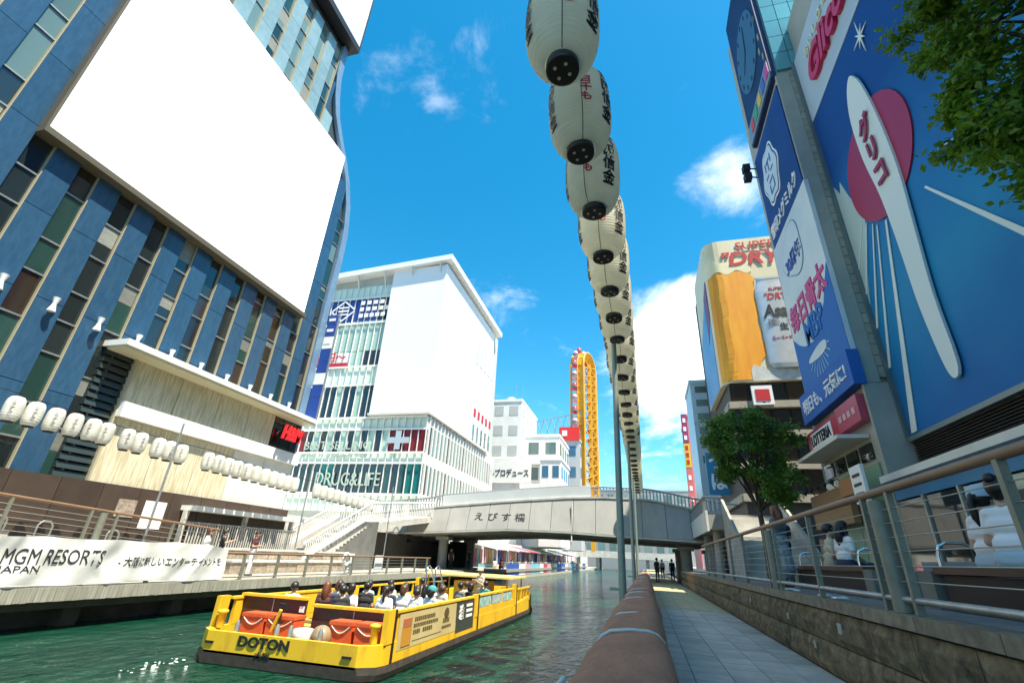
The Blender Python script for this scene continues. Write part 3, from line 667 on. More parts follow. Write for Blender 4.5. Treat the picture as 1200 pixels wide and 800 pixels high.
# the yellow oval wheel
fw = thing('ferris_wheel', 'tall yellow oval Ferris wheel with red gondolas above the far rooftops', 'ferris wheel', (-12, 108, 3))
yel = mat('wheel_yellow', (.74, .38, .012), .45, c2=(.64, .29, .01), scale=.6)
A_ = R(15); du = Vector((math.sin(A_), math.cos(A_), 0)); dn = Vector((math.cos(A_), -math.sin(A_), 0)); c0 = Vector((-12, 110, 0))
def stad(t, hw, zc0, zc1):
    Ls = zc1 - zc0; per = 2 * Ls + 2 * math.pi * hw; d = (t % 1) * per
    if d < Ls: return hw, zc0 + d
    d -= Ls
    if d < math.pi * hw: return hw * math.cos(d / hw), zc1 + hw * math.sin(d / hw)
    d -= math.pi * hw
    if d < Ls: return -hw, zc1 - d
    d -= Ls
    return -hw * math.cos(d / hw), zc0 - hw * math.sin(d / hw)
def wp(t, n_, hw=4.2): s_, z_ = stad(t, hw, 13, 44.5); return c0 + du * s_ + dn * n_ + Vector((0, 0, z_))
for n_ in (-1.7, -.1, 1.5):
    MB().tube([wp(k / 64, n_) for k in range(64)], .26, 6, closed=True).build('rail_loop', yel, fw)
bd = MB()
for n0, n1 in ((-.1, 1.5), (-2.0, -1.6)):
    for k in range(64): bd.add([wp(k / 64, n0), wp(k / 64, n1), wp((k + 1) / 64, n1), wp((k + 1) / 64, n0), wp(k / 64, n0, 3.7), wp(k / 64, n1, 3.7), wp((k + 1) / 64, n1, 3.7), wp((k + 1) / 64, n0, 3.7)], [(0, 1, 2, 3), (7, 6, 5, 4), (0, 3, 7, 4), (1, 5, 6, 2)])
bd.build('yellow_band', yel, fw)
for k in range(48):
    MB().cyl(wp(k / 48, -1.7), wp(k / 48, 1.5), .14, n=4).build('cross_tie', yel, fw)
for s_ in (-1.3, 1.3):
    MB().box(-12.4 + s_, -11.6 + s_, 109.6, 110.4, 3, 46).build('mast', yel, fw)
mk = MB()
for k in range(15):
    z = 13 + k * 2.2; mk.cyl(c0 + du * -4 + dn * 1.5 + Vector((0, 0, z)), c0 + du * 4 + dn * 1.5 + Vector((0, 0, z + 2.2)), .12, n=4); mk.cyl(c0 + du * 4 + dn * 1.5 + Vector((0, 0, z)), c0 + du * -4 + dn * 1.5 + Vector((0, 0, z + 2.2)), .12, n=4)
mk.build('lattice', yel, fw)
gm = [mat('gondola_red', (.55, .03, .05), .4), mat('gondola_pink', (.70, .32, .36), .4)]
for k in range(32):
    p = wp(k / 32, -.55, 4.8); g_ = MB(); g_.lathe([(.35, -.9), (.62, -.7), (.68, .3), (.5, .95), (.2, 1.1)], p, n=10)
    gd = g_.build('gondola', gm[k % 2], fw)
    MB().lathe([(.69, -.15), (.70, .32)], p, n=10, cap=False).build('gondola_window', glass_sky, gd)

# ------------------------------------------------------------------ far quay beyond the bridge
structure('lower_quay', MB().box(-20, -14.42, 52.2, 180, -1.6, -.72), deck_m)
bm = [mat('banner_blue', (.03, .09, .42), .6), mat('banner_red', (.50, .05, .08), .6), mat('banner_cyan', (.22, .46, .55), .6), mat('banner_pink', (.62, .30, .36), .6), mat('banner_yellow', (.62, .48, .08), .6), white_print]
BL = ['blue', 'red', 'pale cyan', 'pink', 'yellow', 'white']
k = 0; y = 54.0
pat = [0, 0, 5, 3, 2, 2, 5, 1, 3, 4, 5, 0]
while y < 128:
    L = 2.6 + .4 * (k % 3); m = pat[k % 12]
    o = MB().box(-14.6, -14.54, y, y + L - .12, -.66, .52).build('quay_banner', bm[m]); props(o, None, 'banner', 'cloth banners on the far quay railing')
    o['label'] = '%s cloth banner on the quay railing beyond the bridge, %s towards the distance' % (BL[m], ORD[k])
    y += L; k += 1
qr = thing('quay_railing', 'steel railing along the sunlit quay beyond the bridge', 'railing', (-14.7, 80, -.72))
for k in range(34): bx('post', steel, qr, -14.74, -14.66, 53 + k * 2.4, 53.08 + k * 2.4, -.72, .6)
MB().cyl((-14.7, 52.5, .62), (-14.7, 134, .62), .05, n=6).build('top_rail', steel, qr)
# stalls with white awnings behind it
for k in range(12):
    y = 55 + k * 6.2; cc = ['white', 'cream', 'pink', 'red', 'pale cyan', 'yellow', 'white'][k % 7]
    S = thing('market_stall', '%s awning stall on the quay beyond the bridge, %s from the near end' % (cc, ORD[k]), 'stall', (-17.8, y + 2.5, -.72))
    am = [white_paint, off_white, bm[3], bm[1], bm[2], bm[4], white_paint][k % 7]
    MB().hexa([(-19.6, y, 2.5), (-16.2, y, 1.9), (-16.2, y + 5.4, 1.9), (-19.6, y + 5.4, 2.5)], [(-19.6, y, 2.6), (-16.2, y, 2.0), (-16.2, y + 5.4, 2.0), (-19.6, y + 5.4, 2.6)]).build('awning', am, S)
    for yy in (y + .1, y + 5.2): bx('post', steel, S, -16.35, -16.27, yy, yy + .08, -.72, 1.9)
    MB().box(-18.3, -17.5, y + .4, y + 5, -.72, .35).build('counter', [bm[2], white_paint, bm[1], off_white, bm[0], white_paint, bm[3]][k % 7], S)
    for q in range(4): bx('shelf_board', [bm[q], bm[(q + 3) % 6]][k % 2], S, -19.5, -19.35, y + .3 + q * 1.25, y + 1.3 + q * 1.25, .4, 1.9)
structure('quay_back_wall', MB().box(-20.4, -19.65, 52.2, 180, -1.6, 2.94), off_white)
# distant cross bridge and end of the canal
db = thing('far_bridge', 'distant grey bridge closing the canal beyond the arched bridge', 'bridge', (-7, 150, -1))
MB().box(-22, 8, 150, 160, 2.2, 4.0).build('deck', pale_conc, db)
for k in range(3): MB().box(-14 + k * 7, -13 + k * 7, 151, 159, -1.9, 2.19).build('pier', concrete, db)
block('far_end_block', 'distant pale block closing the view under the bridge', -30, 20, 190, 200, 26, mat('far_grey', (.26, .27, .27), .7), glass_sky, 12, 4, zb=-1.5, side=False, wz0=3)
# ------------------------------------------------------------------ right bank: terrace, wall, fence
structure('terrace', MB().box(2.62, 14, -8, 40, -1.9, .925), mat('terrace_paving', (.20, .19, .17), .8, c2=(.14, .13, .12), scale=2.5, bump=.2))
stone = mat('rough_granite', (.23, .165, .085), .92, c2=(.065, .046, .024), scale=6, bump=1.0, bscale=16, rv=.16)
cope_m = mat('granite_coping', (.26, .22, .15), .85, c2=(.14, .115, .08), scale=6, bump=.4, bscale=18, rv=.1)
rw = thing('stone_wall', 'rough granite retaining wall between the walkway and the terrace', 'wall', (2.5, 15, 0))
MB().box(2.42, 2.615, -4, 40, -.1, .80).build('wall_core', dark_conc, rw)
def rough_block(seed, L, h):
    r = random.Random(seed); b = MB(); n, m = 7, 4; vs = []
    for j in range(m + 1):
        for i in range(n + 1):
            e = i in (0, n) or j in (0, m)
            vs.append(((0 if e else -r.uniform(.008, .065)), L * i / n, h * j / m))
    b.add(vs, [(j * (n + 1) + i, j * (n + 1) + i + 1, (j + 1) * (n + 1) + i + 1, (j + 1) * (n + 1) + i) for j in range(m) for i in range(n)])
    b.add([(0, 0, 0), (.08, 0, 0), (.08, L, 0), (0, L, 0), (0, 0, h), (.08, 0, h), (.08, L, h), (0, L, h)], [(0, 3, 2, 1), (4, 5, 6, 7), (0, 1, 5, 4), (2, 3, 7, 6)])
    return b.mesh('stone_block', m=stone)
RB = [rough_block(i, .985, .375) for i in range(7)]
for row in range(2):
    for k in range(40):
        link('stone_block', RB[(k * 3 + row * 2) % 7], rw, (2.375, -1.5 + k + row * .45, .012 + row * .39))
for k in range(33):
    bx('coping_slab', cope_m, rw, 2.33, 2.66, -1.5 + k * 1.2 + .006, -1.5 + (k + 1) * 1.2 - .006, .80, .925 + rnd.uniform(0, .004))
FX = 2.47
rf_ = thing('terrace_fence', 'steel cable fence with wooden handrail along the top of the stone wall', 'fence', (FX, 10, .93))
fz = .93
for y in (4.12, 5.86, 6.5, 8.63, 10.9, 11.7, 14.3, 16.4, 18.5, 20.6, 22.7, 1.7):
    MB().hexa([(FX - .035, y - .028, fz), (FX + .035, y - .028, fz), (FX + .035, y + .028, fz), (FX - .035, y + .028, fz)], [(FX - .03, y - .028, fz + 1.12), (FX + .03, y - .028, fz + 1.12), (FX + .03, y + .028, fz + 1.12), (FX - .03, y + .028, fz + 1.12)]).build('post', olive_steel, rf_)
for y in (6.18, 11.3): MB().cyl((FX, y, fz), (FX, y, fz + 1.06), .085, n=16).build('thick_post', olive_steel, rf_)
MB().cyl((FX, -2, fz + 1.14), (FX, 24, fz + 1.14), .042, n=12).build('handrail', rail_brown, rf_)
MB().cyl((FX, -2, fz + .12), (FX, 24, fz + .12), .032, n=10).build('bottom_rail', steel, rf_)
for k in range(6): MB().cyl((FX, -2, fz + .28 + k * .135), (FX, 24, fz + .28 + k * .135), .0055, n=5).build('cable', cable_m, rf_)
for i, (y, z, a) in enumerate(((10.9, .93, .3), (10.4, .93, 1.2), (8.9, .93, .6), (8.3, .93, .2))):
    o = MB().hexa([(-.09, -.06, .002), (.09, -.06, .004), (.09, .06, .002), (-.09, .06, .006)], [(-.08, -.05, .03), (.08, -.06, .02), (.09, .06, .035), (-.09, .05, .02)])
    ob = link('paper_scrap', o.mesh('paper_scrap', m=white_print), None, (2.58, y, z + .003), rot=(0, 0, a)); props(ob, '%s scrap of white paper on the coping under the fence' % ('farthest', 'second farthest', 'second nearest', 'nearest')[i], 'litter')
for i, (y, z, a) in enumerate(((7.7, .62, .13), (10.2, .55, .1), (8.9, .3, .1), (13.5, .6, .1))):
    o = MB().box(2.31, 2.325, y - a / 2, y + a / 2, z - a * .45, z + a * .45).build('wall_sticker', mat('worn_sticker', (.45, .44, .38), .7, c2=(.30, .29, .24), scale=12)); props(o, 'worn white sticker on the stone wall, %s from the camera' % ('second', 'third', 'nearest', 'farthest')[i], 'sticker'); o['label'] = 'worn white sticker on the stone wall, %s from the camera' % ('second', 'third', 'nearest', 'farthest')[i]

# ------------------------------------------------------------------ right buildings
wall_r = mat('grey_wall', (.33, .35, .31), .7, c2=(.26, .28, .25), scale=.8, bump=.1)
tile_r = mat('column_tile', (.30, .31, .26), .6, c2=(.24, .25, .21), scale=2, rv=.12)
gb = thing('billboard_building', 'tall building on the right bank covered by a giant blue advertising sign', 'building', (12, 6, .93))
MB().box(8.0, 24, -12, 16.28, .93, 24.4).build('wall', wall_r, gb)
MB().box(9.0, 24, -12, 1.0, 24.41, 31).build('shade_roof_step', wall_r, gb)  # unseen roof step, added to shade the nearest lanterns
PX = 7.85
# the sign's printed blue runs from deep blue above to azure below
sbm = mat('sign_blue', (.004, .07, .27), .6, spec=.25)
t = sbm.node_tree; g = t.nodes['Geometry'] if 'Geometry' in t.nodes else t.nodes.new('ShaderNodeNewGeometry'); sx = t.nodes.new('ShaderNodeSeparateXYZ'); t.links.new(g.outputs['Position'], sx.inputs[0])
nn = t.nodes.new('ShaderNodeTexNoise'); nn.inputs['Scale'].default_value = .35; t.links.new(g.outputs['Position'], nn.inputs[0])
m1 = t.nodes.new('ShaderNodeMath'); m1.operation = 'MULTIPLY_ADD'; m1.inputs[1].default_value = 5; t.links.new(nn.outputs[0], m1.inputs[0]); t.links.new(sx.outputs[2], m1.inputs[2])
m2 = t.nodes.new('ShaderNodeMapRange'); m2.inputs[1].default_value = 7.5; m2.inputs[2].default_value = 21; t.links.new(m1.outputs[0], m2.inputs[0])
rp = t.nodes.new('ShaderNodeValToRGB'); t.links.new(m2.outputs[0], rp.inputs[0]); t.links.new(rp.outputs[0], t.nodes['Principled BSDF'].inputs['Base Color'])
for k, (p_, c_) in enumerate(((0, (.005, .12, .36, 1)), (.25, (.010, .22, .44, 1)), (.48, (.008, .15, .40, 1)), (.75, (.003, .06, .25, 1)))):
    e_ = rp.color_ramp.elements[k] if k < 2 else rp.color_ramp.elements.new(p_)
    e_.position = p_; e_.color = c_
sg = MB().box(PX, 8.0, 1.5, 16.22, 5.0, 21.9).build('sign_panel', sbm, gb, label='giant blue sign panel with red disc and white rays')
def GP(u, v, d): return (PX - d, u, v)
sign_pale = mat('sign_pale', (.34, .46, .56), .6, spec=.25, c2=(.40, .50, .58), scale=.4)
sign_teal = mat('sign_teal', (.010, .16, .32), .6, spec=.25, c2=(.02, .22, .38), scale=.35)
sign_white = mat('sign_white', (.60, .68, .66), .55)
crim = mat('sign_crimson', (.32, .006, .05), .4)
MB().prism([(16.2, 18.1), (1.5, 18.1), (1.5, 21.88), (16.2, 21.88)], GP, .0, .03).build('top_band', sign_pale, sg)
MB().prism([(16.2, 12.2), (16.2, 14.6), (15.9, 14.0), (15.7, 14.4), (15.4, 13.4), (15.1, 12.9), (14.9, 12.2), (15.2, 11.4), (15.7, 10.7), (16.2, 9.5)], GP, .0, .016).build('pale_crowd', mat('sign_pale_green', (.40, .52, .50), .4), sg)
MB().prism([(13.3 + 1.95 * math.cos(t * math.pi / 24), 13.15 + 1.95 * math.sin(t * math.pi / 24)) for t in range(48)], GP, .012, .05).build('red_disc', crim, sg)
for a, b_, w0_, w1_ in (((13.9, 11.2), (15.95, 5.1), .05, .16), ((11.9, 10.7), (8.2, 5.1), .04, .13), ((14.6, 11.6), (16.18, 8.6), .03, .07), ((14.9, 11.9), (16.18, 9.9), .03, .06), ((15.1, 12.1), (16.18, 10.9), .03, .05), ((11.0, 11.1), (3, 8.0), .03, .09), ((14.4, 11.4), (16.18, 7.2), .03, .08)):
    MB().prism([(a[0] - w0_, a[1]), (a[0] + w0_, a[1]), (b_[0] + w1_, b_[1]), (b_[0] - w1_, b_[1])], GP, .013, .035).build('white_ray', sign_white, sg)
# a plain pale ribbon stands where the sign's figure is
rib = [(13.05, 16.6), (13.45, 16.2), (13.75, 15.2), (13.8, 13.6), (13.6, 11.8), (13.6, 9.8), (13.65, 8.0), (13.5, 6.2), (13.25, 5.8), (13.0, 6.2), (12.95, 8.0), (12.7, 10.0), (12.45, 12.0), (12.45, 14.0), (12.6, 15.6), (12.8, 16.3)]
rib = [tuple(.5 * (2 * rib[i - 2][q] + (rib[i - 1][q] - rib[i - 3][q]) * t_ + (2 * rib[i - 3][q] - 5 * rib[i - 2][q] + 4 * rib[i - 1][q] - rib[i][q]) * t_ * t_ + (3 * rib[i - 2][q] - rib[i - 3][q] - 3 * rib[i - 1][q] + rib[i][q]) * t_ ** 3) for q in (0, 1)) for i in range(len(rib)) for t_ in (0, .25, .5, .75)]
MB().prism(rib[::-1], GP, .05, .12).build('pale_ribbon', sign_white, sg)
tx = text('グリコ', crim, sg, (PX - .18, 13.1, 13.4), (0, -1, 0), (0, 0, 1), height=2.7, width=.72, depth=.02, bold=.03, vertical=True)
star = []
for k in range(16):
    r_ = (.62 if k % 4 == 0 else .38) if k % 2 == 0 else .11
    star.append((11.95 + r_ * math.cos(k * math.pi / 8) * .8, 17.1 + r_ * math.sin(k * math.pi / 8) * 1.2))
MB().prism(star, GP, .035, .06).build('star', sign_white, sg)
text('Glico', mat('sign_red', (.50, .012, .07), .35), sg, (PX - .12, 13.35, 19.6), (0, -1, 0), (0, 0, 1), width=3.5, height=1.3, depth=.08, bold=.03, shear=.35)
text('おいしさと健康', mat('sign_cream', (.60, .62, .45), .5), sg, (PX - .06, 13.4, 20.85), (0, -1, 0), (0, 0, 1), width=3.6, height=.5, depth=.03, bold=.02)
MB().box(PX - .14, PX, 16.22, 16.3, 4.98, 21.95).box(PX - .14, PX, 1.5, 16.22, 4.86, 4.99).build('sign_frame', mat('sign_frame', (.16, .20, .20), .4, metal=.4), sg)
# louvred band and blue awning below
for k in range(13):
    z = 3.92 + k * .072
    MB().hexa([(7.78, 1.5, z), (7.99, 1.5, z), (7.99, 16.15, z), (7.78, 16.15, z)], [(7.83, 1.5, z + .05), (7.99, 1.5, z + .05), (7.99, 16.15, z + .05), (7.83, 16.15, z + .05)]).build('louvre_slat', mat('brown_louvre', (.045, .036, .026), .5), gb)
MB().box(7.9, 7.995, 1.5, 16.2, 3.85, 4.86).build('louvre_back', blackm, gb)
MB().box(6.7, 7.99, 1.5, 16.15, 3.66, 3.84).build('canopy_edge', off_white, gb)
MB().box(6.98, 7.98, 1.5, 16.15, 3.2, 3.655).build('blue_awning', mat('awning_blue', (.02, .17, .36), .5, c2=(.03, .21, .42), scale=1), gb)
# shop front: glazing bays
shop_g = mat('shop_green_glass', (.10, .22, .15), .08, spec=1., bump=.05, bscale=1.5)  # mid-green base colour without emission
for k in range(9):
    y = 2.3 + k * 1.55
    bx('shop_glass', glass_dark if k >= 7 else [glass_green, glass_dark, shop_g][k % 3], gb, 6.98, 7.06, y + .04, y + 1.5, 1.1, 3.15)
    bx('mullion', steel, gb, 6.93, 7.1, y - .04, y + .035, .93, 3.19)
MB().box(6.95, 7.2, 2, 16.29, .93, 1.08).build('sill', concrete, gb)
MB().box(6.9, 6.97, 8.7, 10.9, 2.7, 3.1).build('shop_notice', mat('notice_green', (.34, .46, .36), .5), gb)
for k in range(14): bx('hanging_pack', [black_print, white_print, mat('pack_green', (.10, .25, .12), .5)][k % 3], gb, 6.90, 6.96, 8.75 + k * .15, 8.85 + k * .15, 2.3, 2.66)
# ---- the sign tower next door
tw = thing('sign_tower', 'grey corner building stacked with blue and white signs beside the giant blue sign', 'building', (10, 19, .93))
MB().box(7.12, 22, 16.45, 21.75, .93, 31.0).build('wall', wall_r, tw)
for k in range(38):
    z = 6.95 + k * .385
    bx('column_tile', tile_r, tw, 7.55, 7.98, 16.30, 16.44, z + .012, z + .373)
MB().box(7.02, 7.54, 16.32, 16.445, 6.8, 21.4).build('column_face', wall_r, tw)
MB().box(7.02, 7.98, 16.30, 16.445, .93, 6.78).build('lower_column', wall_r, tw)
for k in range(8):
    for i in range(3): bx('glass_panel', mat('teal_glass', (.10, .33, .40), .12, rv=.12), tw, 7.15 + i * .62, 7.74 + i * .62, 16.31, 16.44, 21.75 + k * 1.15, 22.86 + k * 1.15)
MB().box(8.98, 9.25, 16.3, 16.6, 21.6, 31).build('corner_pipe', mat('rusty_beam', (.25, .22, .14), .7), tw)
def sbox(name, label, y0, y1, z0, z1, m, x=7.0): 
    o = thing(name, label, 'sign', (x, (y0 + y1) / 2, z0)); MB().box(x, 7.11, y0, y1, z0, z1).build('sign_box', m, o); return o
# clock sign
ck = sbox('clock_sign', 'dark blue clock sign high on the corner above the dairy signs', 16.42, 20.6, 21.5, 31.5, mat('clock_blue', (.010, .025, .09), .6, spec=.25, c2=(.014, .04, .13), scale=.5), 6.9)
def KP(u, v, d): return (6.9 - d, u, v)
MB().prism([(18.4 + 1.75 * math.cos(t * math.pi / 24), 26.1 + 2.3 * math.sin(t * math.pi / 24)) for t in range(48)], KP, .0, .06).build('clock_face', mat('clock_face', (.045, .13, .24), .6, spec=.25), ck)
for t in range(12):
    a = t * math.pi / 6; MB().prism([(18.4 + 1.5 * math.cos(a) + dx, 26.1 + 2.0 * math.sin(a) + dz) for dx, dz in ((-.07, -.12), (.07, -.12), (.07, .12), (-.07, .12))], KP, .06, .08).build('hour_mark', black_print, ck)
for dx, dz, w_ in ((.75, -.75, .06), (-.35, 1.6, .05)):
    MB().prism([(18.4 - w_, 26.1), (18.4 + w_, 26.1), (18.4 + dx + .02, 26.1 + dz), (18.4 + dx - .02, 26.1 + dz)], KP, .08, .1).build('clock_hand', black_print, ck)
MB().box(6.84, 6.9, 16.45, 20.55, 21.6, 22.7).build('pale_strip', mat('clock_strip', (.16, .24, .30), .4), ck)
for k, c in enumerate(((.5, .05, .05), (.05, .3, .1), (.6, .4, .02), (.08, .1, .35), (.45, .05, .25))):
    MB().prism([(19.9 - k * .75, 21.85), (19.4 - k * .75, 21.85), (19.4 - k * .75, 22.5), (19.9 - k * .75, 22.5)][::-1], KP, .061, .09).build('sign_mark', mat('mark_%d' % k, c, .5), ck)
for k in range(6): MB().prism([(16.75 + (k % 2) * .25, 23.1 + k * .7), (16.6 + (k % 2) * .25, 23.1 + k * .7), (16.6 + (k % 2) * .25, 23.5 + k * .7), (16.75 + (k % 2) * .25, 23.5 + k * .7)][::-1], KP, .005, .03).build('light_mark', mat('mark_light', (.28, .30, .16), .5), ck)
# dairy signs
def MP(u, v, d): return (6.96 - d, u, v)
d1 = sbox('dairy_logo_sign', 'deep blue sign with a white blob emblem above the white milk sign', 16.42, 21.0, 15.3, 20.9, mat('deep_blue', (.006, .04, .17), .6, spec=.25, c2=(.012, .05, .24), scale=.4), 6.96)
def blob(cy, cz, ry, rz, k=6, amp=.08, n=48): return [(cy + ry * math.cos(2 * math.pi * i / n) * (1 + amp * math.cos(k * 2 * math.pi * i / n)), cz + rz * math.sin(2 * math.pi * i / n) * (1 + amp * math.cos(k * 2 * math.pi * i / n))) for i in range(n)]
MB().prism(blob(19.2, 18.4, 1.15, 1.55), MP, 0, .03).build('emblem_outline', white_print, d1)
MB().prism(blob(19.2, 18.4, 1.06, 1.45), MP, .03, .04).build('emblem_ring', MATS['deep_blue'], d1)
MB().prism(blob(19.2, 18.4, .99, 1.37), MP, .04, .055).build('emblem_field', mat('emblem_pale', (.50, .60, .64), .4), d1)
for dy, dz, w_, h_ in ((0, .75, .5, .1), (0, .45, .1, .5), (.35, .05, .4, .09), (-.35, .05, .4, .09), (0, -.35, .6, .1), (.3, -.75, .1, .5), (-.3, -.75, .1, .5), (0, -.95, .5, .09), (.4, .65, .1, .45), (-.4, .65, .1, .45)):
    MB().prism([(19.2 + dy - w_ / 2, 18.4 + dz - h_ / 2), (19.2 + dy + w_ / 2, 18.4 + dz - h_ / 2), (19.2 + dy + w_ / 2, 18.4 + dz + h_ / 2), (19.2 + dy - w_ / 2, 18.4 + dz + h_ / 2)], MP, .055, .07).build('emblem_stroke', blue_print, d1)
text('雪印メグミルク', white_print, d1, (6.94, 18.8, 16.0), (0, -1, 0), (0, 0, 1), width=4.0, height=.75, depth=.02, bold=.01)
d2 = sbox('milk_sign', 'tall pale sign with pink and blue lettering over a blue burst', 16.3, 21.2, 7.95, 15.28, mat('milk_pale', (.60, .68, .68), .6, spec=.25, c2=(.46, .54, .60), scale=.3), 6.96)
MB().prism([(21.18, 7.97), (16.32, 7.97), (16.32, 11.4), (17.3, 10.3), (18.2, 9.7), (19.0, 9.5), (20.0, 9.7), (20.6, 10.0), (21.18, 10.5)], MP, 0, .02).build('blue_field', mat('milk_blue', (.02, .13, .42), .6, spec=.25), d2)
for k in range(11):
    a = R(200 + k * 14); c_ = Vector((18.8, 9.3)); p1 = c_ + Vector((math.cos(a), math.sin(a))) * .5; p2 = c_ + Vector((math.cos(a), math.sin(a))) * (1.3 if k % 2 else 1.2)
    n_ = Vector((-math.sin(a), math.cos(a))) * .03
    MB().prism([tuple(p1 - n_ * .3), tuple(p2 - n_), tuple(p2 + n_), tuple(p1 + n_ * .3)], MP, .02, .035).build('light_ray', mat('ray_pale', (.22, .40, .58), .4), d2)
MB().prism(blob(18.8, 8.95, 1.0, .22, 3, .1), MP, .022, .045).build('milk_crown', MATS['milk_pale'], d2)
MB().prism(blob(19.0, 13.75, 1.25, 1.2, 3, .12), MP, 0, .02).build('badge_outline', mat('milk_green', (.10, .24, .34), .5), d2)
MB().prism(blob(19.0, 13.75, 1.2, 1.15, 3, .12), MP, .02, .03).build('badge', MATS['milk_pale'], d2)
text('30周年', mat('milk_navy', (.02, .06, .30), .5), d2, (6.92, 19.0, 13.45), (0, -1, 0), (0, 0, 1), width=2.0, height=.85, depth=.015, bold=.02)
text('毎日骨太', mat('milk_pink', (.50, .03, .16), .5), d2, (6.94, 18.75, 11.2), (0, -1, 0), (0, 0, 1), width=4.4, height=1.25, depth=.02, bold=.03)
text('MBP', MATS['milk_blue'], d2, (6.94, 18.6, 10.05), (0, -1, 0), (0, 0, 1), width=2.1, height=1.0, depth=.03, bold=.02)
d3 = sbox('slogan_sign', 'royal blue slogan box below the milk sign', 16.2, 21.45, 6.75, 7.93, mat('royal_blue', (.012, .11, .38), .6, spec=.25, c2=(.03, .12, .44), scale=.5), 6.75)
text('明日も、元気に!', white_print, d3, (6.73, 18.8, 7.33), (0, -1, 0), (0, 0, 1), width=4.5, height=.62, depth=.02, bold=.01)
# burger shop sign and ground floor
lo = thing('burger_sign', 'red shop sign with white lettering below the slogan box', 'sign', (6.8, 19, 5.5))
MB().box(6.8, 7.11, 18.4, 21.6, 5.55, 6.4).build('sign_box', mat('shop_red', (.42, .03, .045), .45), lo)
MB().box(6.78, 6.8, 18.9, 21.2, 5.68, 6.27).build('white_plate', white_print, lo)
text('LOTTERIA', black_print, lo, (6.765, 20.05, 5.98), (0, -1, 0), (0, 0, 1), width=2.1, height=.42, depth=.01, bold=.02)
MB().box(6.8, 7.11, 16.5, 18.38, 5.65, 6.5).build('red_panel', mat('shop_rose', (.45, .06, .10), .45), lo)
for k in range(4): MB().box(6.78, 6.8, 16.75 + k * .38, 17.0 + k * .38, 5.95, 6.15).build('sign_mark', mat('rose_pale', (.62, .34, .36), .5), lo)
MB().box(6.2, 7.1, 17.0, 21.4, 5.2, 5.32).build('canopy', off_white, lo)
for k in range(4): bx('upper_window', glass_dark, tw, 7.06, 7.13, 17.0 + k * 1.15, 17.9 + k * 1.15, 4.55, 5.05)
for k in range(4): bx('shop_glass', mat('pale_green_glass', (.22, .34, .24), .15), tw, 7.05, 7.125, 16.8 + k * 1.2, 17.95 + k * 1.2, 1.0, 4.4)  # glass in a paler green base colour
ws = thing('wooden_sign', 'plain brown wooden signboard with small spotlights over the shop door', 'sign', (6.7, 20, 2.7))
wood = mat('warm_wood', (.30, .17, .07), .55, c2=(.22, .12, .05), scale=4, stretch=(1, .3, 3))
MB().box(6.55, 6.75, 18.2, 22.0, 2.75, 3.95).build('board', wood, ws)
MB().box(6.3, 6.56, 16.7, 18.1, 3.5, 4.0).build('side_board', mat('orange_wood', (.36, .15, .05), .5), ws)
for k in range(5):
    y = 18.5 + k * .75; MB().tube([(6.62, y, 3.95), (6.45, y, 4.15), (6.3, y, 4.1)], .02, 5).cyl((6.3, y, 4.12), (6.22, y, 4.0), .04, .09, 8).build('spotlight', blackm, ws)
wsn = thing('pole_sign', 'white menu board with black strokes standing beside the wooden sign', 'sign', (6.0, 15.6, .93))
MB().box(5.9, 5.98, 15.15, 15.95, 3.05, 4.05).build('board', white_print, wsn); MB().cyl((5.94, 15.55, .93), (5.94, 15.55, 3.05), .04, n=8).build('post', steel, wsn)
for k in range(3): MB().box(5.885, 5.899, 15.3, 15.8, 3.25 + k * .25, 3.33 + k * .25).build('sign_mark', black_print, wsn)
# unseen block added behind the sign tower to shade the right bridge end
ob_ = block('added_shade_block', 'unseen tall brown block added to shade the bridge end', 16.0, 32, 25, 36, 44, mat('brown_wall', (.20, .16, .12), .7), glass_dark, 5, 9, zb=.93, wz0=4, side=False)
# beam lamps by the dairy sign
for i, z in enumerate((20.6, 20.0)):
    o = thing('floodlight', '%s small dark floodlight on the far edge of the dairy sign' % ('upper', 'lower')[i], 'lamp', (6.7, 21.3, z))
    MB().box(6.4, 6.75, 21.1, 21.5, z, z + .4).build('housing', blackm, o); MB().cyl((6.75, 21.3, z + .2), (7.1, 21.3, z + .1), .04, n=6).build('arm', dark_metal, o)
# right stairs to the bridge
rs_ = thing('bridge_stairs', 'stairs with a pale solid balustrade climbing from the terrace to the right bridge end', 'stairs', (5.5, 28, .93))
for k in range(16):
    y = 25.6 + k * .3; bx('step', pale_conc, rs_, 4.55, 7.4, y, y + .33, .925, 1.1 + k * .185)
for x in (4.45, 7.45):
    MB().prism([(25.3, .93), (30.4, .93), (30.4, 4.75), (30.2, 4.8), (25.3, 2.0)], lambda u, v, d: (d, u, v), x - .07, x + .07).build('balustrade', concrete, rs_)
MB().box(3.6, 7.4, 30.42, 40.2, 3.2, 4.0).build('landing', concrete, rs_)
MB().box(3.5, 3.62, 30.4, 40.2, 3.1, 4.2).build('landing_edge', off_white, rs_)
for k in range(34): bx('baluster', steel, rs_, 3.52, 3.58, 30.45 + k * .29, 30.51 + k * .29, 4.2, 4.95)
for k in range(4): bx('baluster', steel, rs_, 3.66 + k * .25, 3.72 + k * .25, 30.42, 30.48, 4.2, 4.95)
MB().box(3.48, 3.62, 30.4, 40.2, 4.95, 5.03).box(3.62, 4.5, 30.4, 30.5, 4.95, 5.03).build('top_rail', steel, rs_)
for y in (32, 37): MB().cyl((4.2, y, .925), (4.2, y, 3.19), .25, n=12).build('pier', concrete, rs_)

